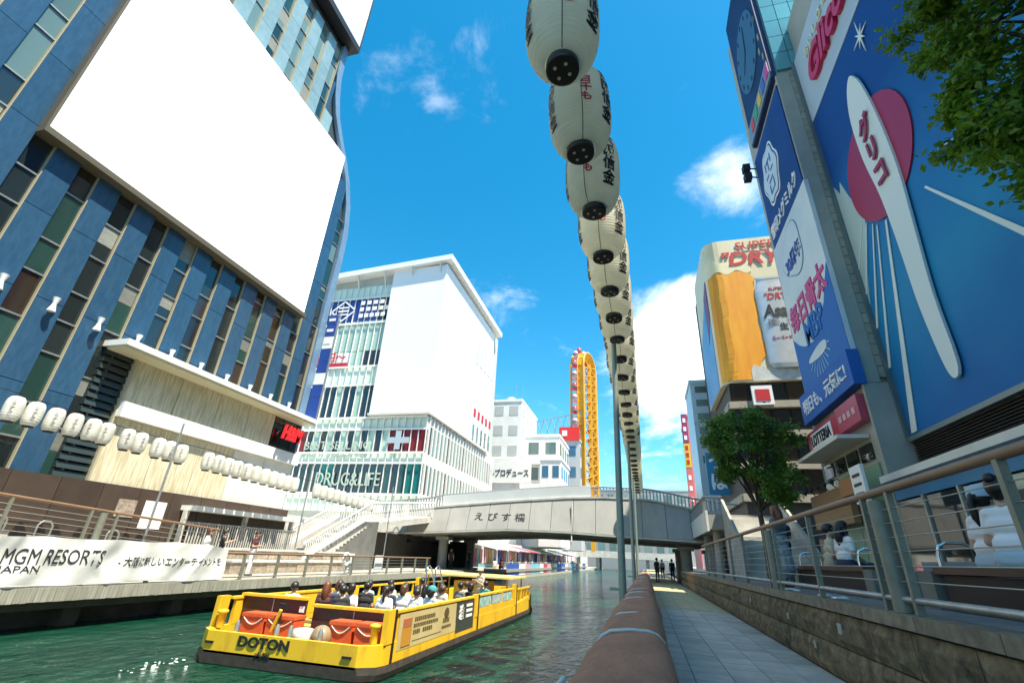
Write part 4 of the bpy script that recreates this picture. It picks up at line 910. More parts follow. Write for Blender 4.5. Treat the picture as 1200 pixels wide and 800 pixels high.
# ------------------------------------------------------------------ the beer billboard beyond the bridge
ah = thing('beer_billboard_building', 'corner building with a curved beer billboard of an orange glass and silver can', 'building', (14, 56, 2.95))
MB().box(9.6, 26, 50.6, 66, .0, 36.5).build('core', mat('dark_core', (.06, .055, .05), .7), ah)
def bp_(s):
    """s metres along the board, starting on its canal side; returns x, y and the outward normal."""
    if s < 9: return 9.0, 60.6 - s, Vector((-1, 0, 0))
    if s < 9 + 2.5:
        a = (s - 9) / 2.5 * math.pi / 2; r_ = 1.6; return 10.6 - r_ * math.cos(a), 51.6 - r_ * math.sin(a), Vector((-math.cos(a), -math.sin(a), 0))
    return 10.6 + s - 11.5, 50.0, Vector((0, -1, 0))
def AB(s, z, d):
    x, y, n_ = bp_(s); return (x + n_.x * d, y + n_.y * d, z)
def patch(name, m, s0, s1, lo_, hi_, d, parent, n=24, th=.06):
    b = MB()
    for i in range(n):
        a, c = s0 + (s1 - s0) * i / n, s0 + (s1 - s0) * (i + 1) / n
        b.hexa([AB(a, lo_(a), d - th), AB(a, lo_(a), d), AB(c, lo_(c), d), AB(c, lo_(c), d - th)], [AB(a, hi_(a), d - th), AB(a, hi_(a), d), AB(c, hi_(c), d), AB(c, hi_(c), d - th)])
    return b.build(name, m, parent)
K = lambda v: (lambda s: v)
board = patch('billboard', mat('board_cream', (.62, .54, .34), .45, c2=(.70, .64, .46), scale=.3), 0, 20, K(18.8), K(36.6), 0, ah, 40, .5)
blu = patch('side_print', mat('board_blue', (.08, .26, .50), .45, c2=(.16, .36, .58), scale=.3), .2, 8.6, K(18.9), lambda s: 27 + s * .6, .05, board)
patch('dark_patch', mat('board_plum', (.20, .05, .10), .45), 6.4, 8.8, lambda s: 25 + (s - 6.4), lambda s: 31 + (s - 6.4) * .5, .09, board, 6)
beer = mat('beer_orange', (.74, .24, .006), .5, c2=(.84, .40, .02), scale=1.2, stretch=(1, 1, .15), contrast=(.3, .7))
rr_ = random.Random(4); jag = [rr_.uniform(-.25, .25) for _ in range(60)]
b = MB(); zz = [19.0 + 13.2 * i / 26 for i in range(27)]
def bl(z): return 9.6 + (z - 19) * .012 - (.8 if z > 30 else 0) * 0
def brt(i, z): return 14.4 + jag[i] + (-1.2 if i < 5 else 0) * (1 - i / 5) + (z - 19) * .01
NSEG = 8
for i in range(26):
    for q in range(NSEG):
        f = lambda ii, qq: bl(zz[ii]) + (brt(ii, zz[ii]) - bl(zz[ii])) * qq / NSEG
        b.quad(AB(f(i, q), zz[i], .06), AB(f(i, q + 1), zz[i], .06), AB(f(i + 1, q + 1), zz[i + 1], .06), AB(f(i + 1, q), zz[i + 1], .06))
b.build('beer_print', beer, board)
patch('foam_print', mat('foam', (.72, .64, .40), .5), 9.4, 14.6, lambda s: 32.1 + .25 * math.sin(s * 3), lambda s: 33.6 + .3 * math.sin(s * 2), .07, board)
patch('ice_print', mat('ice_print', (.62, .62, .58), .5, c2=(.42, .43, .42), scale=1.4), 12.8, 20, K(18.85), lambda s: 20.3 + .5 * math.sin(s * 2.3) * math.sin(s * 5.1), .08, board)
# the can: a shallow half-round print
canm = mat('can_silver', (.62, .64, .64), .3, metal=.35, c2=(.50, .52, .53), scale=.7)
b = MB(); cx_, cr_ = 16.6, 2.1; n = 16; zp = [(20.2, .8), (20.7, .97), (29.2, 1.0), (30.3, .86), (30.7, .84), (30.75, .9), (31.0, .9)]
for (za, ra), (zb_, rb_) in zip(zp, zp[1:]):
    for i in range(n):
        t0, t1 = math.pi * i / n, math.pi * (i + 1) / n
        pt = lambda t, z, r_: AB(cx_ - cr_ * r_ * math.cos(t), z - .12 * math.sin(t), .1 + .35 * math.sin(t) * r_)
        b.add([pt(t0, za, ra), pt(t1, za, ra), pt(t1, zb_, rb_), pt(t0, zb_, rb_)], [(0, 1, 2, 3)], True)
can = b.build('can', canm, board)
def onboard(cs, cz, d=.1): return lambda u, v, z: AB(cs + u, cz + v, d + z)
def oncan(cz): return lambda u, v, z: AB(cx_ + u, cz + v, .115 + .35 * math.sqrt(max(0, 1 - (u / cr_) ** 2)) + z)
E0 = ((0, 0, 0), (1, 0, 0), (0, 0, 1))
bred = mat('board_red', (.48, .02, .02), .45)
text('SUPER', bred, board, *E0, width=4.4, height=1.0, depth=.02, bold=.01, fn=onboard(15.6, 35.6))
text('"DRY"', bred, board, *E0, width=7.2, height=1.9, depth=.02, bold=.03, shear=.2, fn=onboard(15.3, 33.9))
text('SUPER', bred, can, *E0, width=1.5, height=.35, depth=.02, fn=oncan(29.3))
text('"DRY"', bred, can, *E0, width=2.6, height=.8, depth=.02, bold=.02, shear=.2, fn=oncan(28.4))
text('Asahi', black_print, can, *E0, width=3.5, height=1.6, depth=.02, bold=.03, shear=.15, fn=oncan(26.6))
text('生', black_print, can, *E0, width=.8, height=.8, depth=.02, bold=.02, fn=oncan(24.7))
text('スーパードライ', bred, can, *E0, width=2.6, height=.42, depth=.02, fn=oncan(23.4))
for k in range(4): patch('fine_print', black_print, 15.2, 17.4, K(25.5 - k * .22), K(25.56 - k * .22), .44, can, 4, .02)
# storeys below it
for k in range(4):
    z = 7.0 + k * 3.0
    MB().box(9.3, 24, 49.9, 50.7, z, z + .7).build('floor_slab', mat('beige_slab', (.36, .32, .25), .7, c2=(.28, .25, .19), scale=1), ah)
    for i in range(8): bx('window', glass_dark if (i + k) % 3 else glass_brown, ah, 9.7 + i * 1.75, 11.2 + i * 1.75, 50.35, 50.58, z + .8, z + 2.9)
    MB().box(9.2, 9.62, 50.3, 64, z, z + .7).build('side_slab', MATS['beige_slab'], ah)
MB().box(11.5, 13.4, 49.6, 49.88, 16.2, 18.2).build('small_sign', white_print, ah)
MB().box(11.8, 13.1, 49.55, 49.59, 16.6, 17.8).build('small_sign_mark', red_print, ah)
# neighbours along the right bank beyond it
B6 = block('steel_clad_block', 'slim pale glass block with a blue brushed sign left of the beer billboard', 7.6, 10.4, 66.5, 74, 24.6, mat('pale_blue_clad', (.42, .54, .60), .3), glass_sky, 1, 6, zb=.9, wz0=13)
s_ = MB().box(7.4, 9.9, 58.2, 58.5, 8.6, 13.2).box(8.4, 8.7, 58.5, 60, 9, 9.3).build('blue_sign', mat('sea_blue', (.02, .22, .42), .5), B6)
text('つぼ', white_print, B6, (8.6, 58.15, 10.9), (1, 0, 0), (0, 0, 1), width=1.8, height=3.6, depth=.03, bold=.03, vertical=True)
B7 = block('pink_sign_block', 'pink and yellow sign-clad narrow building far along the right bank', 9.2, 14, 92, 104, 27, mat('pink_wall', (.55, .22, .24), .6), glass_sky, 2, 3, zb=.9, wz0=10)
for k, (z0, z1, c) in enumerate(((22, 27.4, (.30, .03, .12)), (17.5, 21.8, (.66, .50, .03)), (11, 17.2, (.58, .14, .14)))):
    MB().box(8.2, 9.15, 91.6, 92.4, z0, z1).build('blade_sign', mat('blade_%d' % k, c, .5), B7)
    for q in range(3): MB().box(8.4, 8.9, 91.55, 91.59, z0 + .5 + q * (z1 - z0) / 3.3, z0 + 1.3 + q * (z1 - z0) / 3.3).build('sign_mark', white_print if k != 1 else red_print, B7)
structure('right_street', MB().box(9.0, 140, 52, 300, -1.9, .9), pale_conc)
# ------------------------------------------------------------------ brown wrapped rail along the near quay edge
wrap_m = mat('brown_canvas', (.40, .17, .088), .9, c2=(.27, .115, .06), scale=5, stretch=(1, .35, 1), bump=.5, bscale=22)
roll = thing('wrapped_railing', 'quay railing wrapped in brown canvas and tied with white ropes', 'railing', (-.16, 15, 0))
ties = [4.5, 6.0, 7.3, 8.6, 10.3, 11.6, 13.0, 14.6, 16.4, 18.2, 20, 22, 24, 26, 28, 30, 32]
b = MB(); n = 22; ys = [1.0 + .11 * k for k in range(300)]; vs = []
for y in ys:
    dip = sum(math.exp(-((y - t_) / .10) ** 2) for t_ in ties if abs(t_ - y) < .6)
    puff = 1 + .03 * math.sin(y * 1.1) + .02 * math.sin(y * 3.7) - .09 * dip
    for j in range(n):
        a = 2 * math.pi * j / n; c_, s_ = math.cos(a), math.sin(a); e = .45
        u = math.copysign(abs(c_) ** e, c_) * .305; v = math.copysign(abs(s_) ** e, s_) * .375
        nz_ = noise.noise((y * .9, a * 1.2, 5)) * .02 + noise.noise((y * 3.1, a * 2.5, 8)) * .008
        vs.append((-.165 + u * puff + nz_, y, .40 + (v + (.035 * u / .27 if s_ > 0 else 0)) * (puff if s_ > 0 else 1) + nz_))
b.add(vs, [(i * n + j, i * n + (j + 1) % n, (i + 1) * n + (j + 1) % n, (i + 1) * n + j) for i in range(len(ys) - 1) for j in range(n)], True)
b.add(vs[:n], [tuple(range(n))])
b.build('canvas', wrap_m, roll)
rope_m = mat('white_rope', (.62, .60, .55), .8)
for t_ in ties:
    pts = []
    for j in range(20):
        a = 2 * math.pi * j / 20; c_, s_ = math.cos(a), math.sin(a)
        pts.append((-.165 + math.copysign(abs(c_) ** .6, c_) * .30, t_ + .015 * math.sin(a * 3), .40 + math.copysign(abs(s_) ** .6, s_) * .362 + (.03 * c_ if s_ > 0 else 0)))
    MB().tube(pts, .015, 5, closed=True).build('rope_tie', rope_m, roll)
MB().tube([(-.462, 1.6, .55), (-.458, 1.9, .64), (-.435, 2.2, .72), (-.39, 2.5, .765)], .014, 6).build('hem_rope', rope_m, roll)

# ------------------------------------------------------------------ big lanterns overhead and their poles
green_steel = mat('pale_green_steel', (.30, .34, .29), .45, metal=.3, c2=(.24, .28, .23), scale=5)
for i, y in enumerate((-1.5, 11.4, 22.5, 33.5)):
    p = thing('lantern_pole', ('tall thin steel pole behind the camera', 'nearest tall steel pole carrying the big lanterns beside the wrapped railing', 'second tall steel pole carrying the big lanterns further along the quay', 'third tall steel pole carrying the big lanterns close to the bridge')[i], 'pole', (-.52, y, -.06))
    MB().cyl((-.52, y, -.06), (-.44, y, 7.75), .085, .06, 14).build('shaft', green_steel, p)
    MB().cyl((-.52, y, -.058), (-.52, y, .06), .11, n=12).build('base_collar', green_steel, p)
    MB().box(-.78, -.46, y - .05, y + .05, .70, .76).build('bracket', green_steel, p)
    MB().cyl((-.447, y, 7.5), (-.3, y, 7.62), .02, n=6).build('arm', green_steel, p)
big_paper = mat('big_lantern_paper', (.92, .90, .78), .75, c2=(.84, .82, .68), scale=2.5, sub=.62)
LH, LR = 1.42, .425
lb, _ = lantern_meshes(LH, LR, 26, .185, big_paper, blackm, 32)
capm = MB().lathe([(.17, -.085), (.185, -.08), (.185, .03), (.16, .035)], n=22).mesh('cap', m=blackm)
hole = MB()
for k in range(4):
    a = k * math.pi / 2 + .4; hole.cyl((.09 * math.cos(a), .09 * math.sin(a), -.089), (.09 * math.cos(a), .09 * math.sin(a), -.084), .021, n=10)
hole_me = hole.mesh('vent_holes', m=mat('hole_light', (.55, .55, .5), .6))
def lrad(z):
    s = min(1, abs(z) / (LH / 2)); return .185 + (LR - .185) * (1 - s ** 3.2) ** .62
def lsurf(a, z, d): r_ = lrad(z) + d; return Vector((r_ * math.cos(a), r_ * math.sin(a), z))
def ltext(s_, m, a0, cz, h, wch, bold):
    V, F, w0, h0 = glyphs(s_, ext=.01, vertical=True, bold=bold)
    b = MB(); b.add([lsurf(a0 + u / w0 * wch / LR, cz + v / h0 * h, .014 + z * .1) for u, v, z in V], F); return b.mesh('lettering', m=m)
lt_a = ltext('大阪信金', black_print, -.66, .05, 1.0, .235, .035)
lt_c = ltext('大阪信金', black_print, -2.75, .0, .95, .20, .035)
lt_b = ltext('自千も', red_print, -1.45, -.02, .5, .15, .035)
cord_me = MB().tube([lsurf(-1.60, LH / 2 * k / 8, .016) for k in range(-8, 9)], .006, 5).mesh('cord', m=blackm)
def lx(y):
    T = [(0, -.62), (3.45, -.55), (4.7, -.5), (6.1, -.42), (8.5, -.36), (11, -.34), (22, -.30), (50, -.25)]
    return ip(T, y)
poles_y = [-1.5, 11.4, 22.5, 33.5, 48]
def lzb(y):
    for a, c in zip(poles_y, poles_y[1:]):
        if a <= y < c: t_ = (y - a) / (c - a); return 6.3 - .16 * 4 * t_ * (1 - t_)
    return 6.25
ORD2 = ORD + ['thirteenth', 'fourteenth', 'fifteenth', 'sixteenth', 'seventeenth', 'eighteenth']
i = 0; y = 3.42
while y < 39:
    z = lzb(y) + .085 + LH / 2; X = lx(y)
    lab = ('%s big white paper lantern on the overhead string, counted from the top of the picture' % ORD[i])
    L = thing('big_lantern', lab, 'lantern', (X, y, z), 'big lanterns on the overhead string')
    rz = rnd.uniform(-.22, .22); tl = (rnd.uniform(-.07, .07), rnd.uniform(-.06, .06), rz)
    link('paper_body', lb, L, (X, y, z), rot=tl); link('bottom_cap', capm, L, (X, y, z - LH / 2 + .01), rot=tl); link('top_cap', capm, L, (X, y, z + LH / 2 + .05), rot=tl)
    if i < 16:
        link('vent_holes', hole_me, L, (X, y, z - LH / 2 + .01), rot=tl); link('cord', cord_me, L, (X, y, z), rot=tl)
        link('lettering', lt_a, L, (X, y, z), rot=tl); link('lettering', lt_c, L, (X, y, z), rot=tl)
        link('red_lettering', lt_b, L, (X, y, z), rot=tl)
    i += 1; y += 1.27 - .06 * (i < 3)
o = MB().tube([(lx(max(y_, 0)), y_, lzb(y_) + LH + .17) for y_ in [-1.4 + .6 * k for k in range(68)]], .010, 5).build('overhead_cable', blackm); props(o, None, 'cable'); o['label'] = 'thin dark overhead cable carrying the big lanterns'

# ------------------------------------------------------------------ the yellow boat
bt = thing('tour_boat', 'yellow canal tour boat with open deck, side advertisements and black lettered stern', 'boat', (-7.1, 17, -1))
ymat = mat('boat_yellow', (.76, .46, .02), .45, c2=(.36, .19, .02), scale=3.2, stretch=(1, 1, .3), contrast=(.50, .86), rv=.03, bump=.08, bscale=9)
rubber = mat('black_rubber', (.022, .018, .014), .7, c2=(.05, .04, .03), scale=6)
brownp = mat('boat_brown', (.055, .022, .016), .5)
HW = [(9.35, 1.75), (9.55, 2.03), (9.8, 2.1), (20, 2.1), (22, 2.08), (23.5, 1.98), (24.4, 1.75), (25.0, 1.35), (25.4, .8), (25.55, .0)]
XC = -7.1
def ring(inset=0, z=0): 
    yi = lambda y: y + max(0, inset) if y < 15 else y - max(0, inset)
    L_ = [(XC + max(0, h - inset), yi(y), z) for y, h in HW]; Rr = [(XC - max(0, h - inset), yi(y), z) for y, h in reversed(HW[:-1])]
    return L_ + Rr
def loft(name, m, parent, rings, cap=True):
    b = MB(); n = len(rings[0])
    for r_ in rings: b.v += [tuple(p) for p in r_]
    for k in range(len(rings) - 1):
        for i in range(n): b.f.append((k * n + i, k * n + (i + 1) % n, (k + 1) * n + (i + 1) % n, (k + 1) * n + i)); b.sm.append(False)
    if cap: b.f.append(tuple(range((len(rings) - 1) * n, len(rings) * n))); b.sm.append(False)
    return b.build(name, m, parent)
def zlift(r_, f): return [(x, y, f(y)) for x, y, z in r_]
sheer = lambda y: -.42 if y < 20 else -.42 + .30 * ((y - 20) / 5.5)
loft('keel', rubber, bt, [ring(.5, -1.45), ring(.05, -1.08), ring(-.03, -.98), ring(-.06, -.88), ring(-.03, -.76)], False)
loft('hull', ymat, bt, [ring(.02, -.84), ring(0, -.80), zlift(ring(0), sheer), zlift(ring(.10), sheer), zlift(ring(.10), lambda y: -.93)], True)
MB().box(XC - 1.95, XC + 1.95, 9.9, 23.6, -.925, -.90).build('deck', mat('deck_grey', (.20, .19, .17), .8), bt)
for x in (XC - 1.85, XC + 1.85):
    m_ = MB().lathe([(.075, -.42), (.075, -.16), (.11, -.15), (.11, -.10), (.05, -.08)], (x, 9.72, 0), n=12).build('mooring_bitt', ymat, bt)
def stern_y(x): 
    d = abs(x - XC); return 9.35 if d < 1.7 else 9.35 + (d - 1.7) * .6
text('DOTON', black_print, bt, (-7.45, 9.34, -.55), (1, 0, 0), (0, 0, 1), width=1.2, height=.19, depth=.008, bold=.035)
text('大阪', black_print, bt, (-7.42, 9.34, -.745), (1, 0, 0), (0, 0, 1), width=.36, height=.10, depth=.006, bold=.01)
for x in (-8.75, -5.55): MB().box(x - .1, x + .1, 9.325, 9.36, -.64, -.60).build('hull_slot', blackm, bt)
# bulkheads with yellow trim
for x0, x1, zt in ((-9.12, -7.42, .17), (-7.2, -5.15, .06)):
    k_ = MB().box(x0, x1, 10.42, 10.48, -.9, zt - .03).build('bulkhead', brownp, bt)
    MB().box(x0 - .02, x1 + .02, 10.36, 10.54, zt - .028, zt + .025).build('bulkhead_trim', ymat, k_)
    MB().box((x0 + x1) / 2 - .012, (x0 + x1) / 2 + .012, 10.405, 10.418, -.9, zt - .05).build('bulkhead_seam', steel, k_)
MB().box(-7.56, -7.44, 10.40, 10.417, -.1, .02).build('notice', white_print, bt)
orange = mat('float_orange', (.62, .10, .025), .6, c2=(.52, .08, .02), scale=4, rv=.06)
for x0, x1 in ((-8.62, -8.05), (-7.98, -7.3), (-6.42, -5.9), (-5.82, -5.2)):
    f_ = MB().box(x0, x1, 9.95, 10.32, -.85, -.13).build('life_float', orange, bt)
    MB().box(x0 - .012, x1 + .012, 9.93, 10.34, -.20, -.14).build('lid', orange, f_)
    MB().tube([(x0 + .05 + (x1 - x0 - .1) * q / 8, 9.935, -.22 - .12 * math.sin(math.pi * q / 8)) for q in range(9)], .012, 5).build('grab_rope', rope_m, f_)
MB().ball((-6.52, 9.85, -.42), .21, n=18, m=12).build('round_fender', mat('bronze_ball', (.22, .16, .09), .35, c2=(.30, .24, .15), scale=6), bt)
cb_ = MB().lathe([(.19, -.5), (.2, -.46), (.2, -.32), (.17, -.31)], (-6.95, 9.85, 0), n=16).build('rope_drum', off_white, bt)
for x, c_ in ((-7.32, None), (-8.3, None), (-7.0, None), (-6.3, None)): MB().lathe([(.05, -.42), (.05, -.3), (.02, -.22)], (x, 9.5, 0), n=8).build('cleat', steel, bt)
MB().cyl((-7.62, 9.9, -.4), (-7.62, 9.9, .02), .025, n=8).box(-7.68, -7.56, 9.86, 9.94, .02, .1).build('stern_lamp', blackm, bt)
MB().cyl((-7.66, 9.75, -.4), (-7.5, 9.72, .0), .035, n=8).build('yellow_bar', ymat, bt)
# side bulwarks: posts, boards, adverts
for side, xs0 in ((1, XC + 2.0), (-1, XC - 2.0)):
    xo = xs0 + side * .11
    for y in (9.86, 15.25, 20.0):
        MB().box(xs0, xo, y - .14, y + .14, -.43, .16 if y < 18 else .28).build('corner_post', ymat, bt)
        MB().box(xo - side * .005, xo + side * .02, y + .14, y + .2, -.8, .16 if y < 18 else .26).build('post_strip', blackm, bt)
    MB().box(xs0, xo - side * .03, 10.2, 15.05, -.43, .08).build('bulwark', ymat, bt)
    MB().box(xs0 - side * .02, xo + side * .01, 10.06, 15.05, .082, .13).build('bulwark_cap', ymat, bt)
    MB().box(xs0, xo - side * .02, 15.45, 19.8, -.43, -.22).build('bulwark', ymat, bt)
    MB().box(xs0, xo, 15.45, 19.8, .10, .15).build('bulwark_cap', ymat, bt)
    for k in range(5): bx('bulwark_stanchion', ymat, bt, xs0 + side * .02, xs0 + side * .07, 15.9 + k * .9, 15.95 + k * .9, -.22, .10)
    for k in range(5): bx('bow_stanchion', ymat, bt, xs0 + side * .02, xs0 + side * .07, 20.5 + k * .55, 20.55 + k * .55, -.42, .05)
    MB().box(xs0 + min(0, side * .09), xs0 + max(0, side * .09), 20.2, 23.0, .05, .1).build('bow_rail', ymat, bt)
ad = mat('advert_cream', (.56, .46, .22), .5, c2=(.48, .38, .17), scale=1.5)
XO = XC + 2.085
a1 = MB().box(XO, XO + .02, 10.25, 13.55, -.60, .05).build('advert', ad, bt)
a2 = MB().box(XO, XO + .02, 13.58, 15.02, -.66, .05).build('advert', mat('advert_black', (.05, .055, .045), .5), bt)
MB().box(XO + .02, XO + .03, 10.4, 10.85, -.55, -.22).build('print', mat('print_amber', (.50, .24, .03), .5), a1)
MB().box(XO + .02, XO + .03, 10.42, 10.83, -.21, -.05).build('print', mat('print_rust', (.40, .14, .06), .5), a1)
for j, (y0_, y1_, z_, h_) in enumerate(((10.98, 12.1, -.10, .08), (10.95, 12.3, -.22, .07), (10.95, 11.3, -.34, .08), (11.45, 12.0, -.34, .08), (10.95, 12.6, -.5, .015), (12.65, 13.1, -.28, .10), (12.6, 13.2, -.42, .06))):
    q_ = y0_
    while q_ < y1_ - .03:
        w_ = rnd.uniform(.05, .10); bx('print_mark', mat('print_brown', (.10, .07, .03), .6), a1, XO + .02, XO + .026, q_, min(y1_, q_ + w_), z_ - h_ / 2, z_ + h_ / 2); q_ += w_ + .03
MB().prism([(12.85 + .16 * math.cos(t * .8), -.12 + .12 * math.sin(t * .8)) for t in range(8)], lambda u, v, d: (XO + d, u, v), .02, .03).build('print_seal', MATS['print_brown'], a1)
text('雅', white_print, a2, (XO + .03, 13.95, -.2), (0, 1, 0), (0, 0, 1), height=.36, depth=.006, bold=.02)
for k in range(3): MB().box(XO + .02, XO + .03, 14.35, 14.85, -.10 - k * .13, -.03 - k * .13).build('print_mark', white_print, a2)
for k in range(3):
    MB().box(XC + 2.075, XC + 2.09, 15.55 + k * 1.35, 16.75 + k * 1.35, -.2, .08).build('poster', [mat('poster_teal', (.10, .36, .34), .5, c2=(.62, .66, .60), scale=5), mat('poster_pale', (.50, .55, .52), .5, c2=(.16, .30, .32), scale=6)][k % 2], bt)
# benches, ladder hoops, bow canopy
for y in (11.6, 12.5, 13.4, 14.3, 15.2, 16.4, 17.4, 18.4):
    for x0, x1 in ((XC - 1.85, XC - .3), (XC + .3, XC + 1.85)):
        MB().box(x0, x1, y - .2, y + .2, -.56, -.50).box(x0 + .05, x1 - .05, y - .03, y + .03, -.9, -.56).build('bench', mat('bench_tan', (.45, .33, .08), .6), bt)
for x in (-6.75, -6.45):
    MB().tube([(x, 15.3, -.3), (x, 15.3, .72), (x, 15.36, .82), (x, 15.5, .86), (x, 15.62, .80), (x, 16.3, .0), (x, 16.35, -.5)], .022, 8).build('ladder_rail', chrome, bt)
for k in range(3): MB().cyl((-6.75, 15.75 + k * .2, .62 - k * .22), (-6.45, 15.75 + k * .2, .62 - k * .22), .015, n=6).build('ladder_rung', chrome, bt)
for x in (XC - 1.7, XC + 1.7):
    for y in (20.2, 22.6): MB().cyl((x, y, -.9), (x, y, .42), .035, n=8).build('canopy_post', ymat, bt)
MB().box(XC - 1.9, XC + 1.9, 19.9, 22.9, .42, .48).build('bow_canopy', mat('canopy_cream', (.66, .52, .16), .5), bt)
MB().box(XC - .7, XC + .7, 20.6, 21.8, -.9, .25).build('helm', ymat, bt)
# wake at the stern
fo = MB(); r_ = random.Random(9)
for k in range(26):
    a = r_.random(); x = -9.25 + r_.gauss(0, .16) - a * .12; y = 9.3 - a * 1.2 + r_.gauss(0, .08); s_ = r_.uniform(.01, .045) * (1.2 - a * .6)
    fo.lathe([(s_, 0), (s_ * .8, s_ * .12), (s_ * .2, s_ * .16)], (x, y, -1.0 + r_.uniform(0, .03)), n=6)
fo = fo.build('wake_foam', mat('foam_white', (.72, .78, .74), .6)); fo['kind'] = 'stuff'; fo['label'] = 'white foam of the boat wake at the stern corner'

# ------------------------------------------------------------------ trees
def leaf_tree(name, label, base, trunk_pts, r0, centers, n_leaf, size, m_leaf, m_bark, seed, sphere_r):
    r = random.Random(seed); T = thing(name, label, 'tree', base)
    MB().tube(trunk_pts, [r0 * (1 - .6 * k / (len(trunk_pts) - 1)) for k in range(len(trunk_pts))], 10).build('trunk', m_bark, T)
    top = Vector(trunk_pts[-1]); lim = MB()
    for c in centers:
        c = Vector(c); k = r.randint(max(1, len(trunk_pts) - 3), len(trunk_pts) - 1); s = Vector(trunk_pts[k]); mid = s.lerp(c, .5) + Vector((r.uniform(-.2, .2), r.uniform(-.2, .2), r.uniform(.0, .3)))
        lim.tube([s, mid, c], [r0 * .35, r0 * .2, r0 * .06], 5)
    lim.build('limbs', m_bark, T)
    b = MB()
    for c in centers:
        c = Vector(c); R_ = sphere_r * r.uniform(.6, 1.15); tw_ = [Vector((r.gauss(0, 1), r.gauss(0, 1), r.gauss(-.1, .8))).normalized() * R_ * r.uniform(.5, 1.1) for _ in range(9)]
        for _ in range(n_leaf):
            t_ = r.choice(tw_); p = c + t_ * r.uniform(.15, 1) + Vector((r.gauss(0, 1), r.gauss(0, 1), r.gauss(0, 1))) * R_ * .13
            d = Vector((r.gauss(0, 1), r.gauss(0, 1), r.gauss(-.35, .6))).normalized(); L_ = size * r.uniform(.6, 1.3); s_ = d.cross(Vector((r.gauss(0, 1), r.gauss(0, 1), r.gauss(0, 1)))).normalized() * L_ * .28; up_ = d.cross(s_).normalized() * L_ * .1
            b.add([p, p + d * L_ * .45 + s_ + up_, p + d * L_, p + d * L_ * .45 - s_ + up_], [(0, 1, 2), (0, 2, 3)])
    b.build('crown', m_leaf, T)
    return T
bark = mat('bark', (.09, .07, .05), .9, c2=(.05, .04, .03), scale=9, bump=.6)
leaf_a = mat('leaf_bright', (.21, .34, .022), .42, c2=(.06, .15, .016), scale=2.2, sub=.5)
leaf_b = mat('leaf_dark', (.15, .28, .034), .5, c2=(.055, .14, .022), scale=1.6, sub=.3)
r = random.Random(21); cen = []
for _ in range(56):
    while True:
        p = Vector((r.uniform(-1, 1), r.uniform(-1, 1), r.uniform(-1, 1)))
        if .35 < p.length < 1: break
    cen.append((6.9 + p.x * 2.1, 5.7 + p.y * 1.8, 8.9 + p.z * 2.6))
cen += [(4.75, 6.0, 7.5), (4.8, 6.1, 6.9), (4.95, 5.9, 6.5), (4.75, 6.0, 8.5), (5.2, 5.8, 6.2), (5.4, 5.7, 6.6), (4.85, 5.9, 9.3), (5.15, 6.0, 5.6), (5.2, 5.9, 8.0), (5.3, 5.9, 7.2), (5.6, 5.8, 6.9), (5.7, 5.8, 7.8)]
leaf_tree('street_tree', 'leafy bright green tree hanging over the giant blue sign at the top right', (6.6, 4.2, .93), [(6.6, 4.2, .93), (6.62, 4.3, 2.5), (6.5, 4.6, 4.2), (6.4, 5.0, 6.0), (6.3, 5.4, 7.8), (6.3, 5.6, 9.5)], .15, cen, 560, .13, leaf_a, bark, 3, .66)
cen = []
for _ in range(44):
    while True:
        p = Vector((r.uniform(-1, 1), r.uniform(-1, 1), r.uniform(-1, 1)))
        if .3 < p.length < 1: break
    k = 1 - .35 * max(0, p.z); cen.append((4.75 + p.x * 1.95 * k, 22.3 + p.y * 1.5 * k, 5.7 + p.z * 2.6))
leaf_tree('street_tree', 'dark green round-crowned tree on the terrace before the beer billboard', (4.7, 22.3, .93), [(4.7, 22.3, .93), (4.72, 22.3, 2.2), (4.68, 22.35, 3.4), (4.75, 22.3, 4.8), (4.75, 22.3, 6.6)], .14, cen, 480, .15, leaf_b, bark, 5, .72)
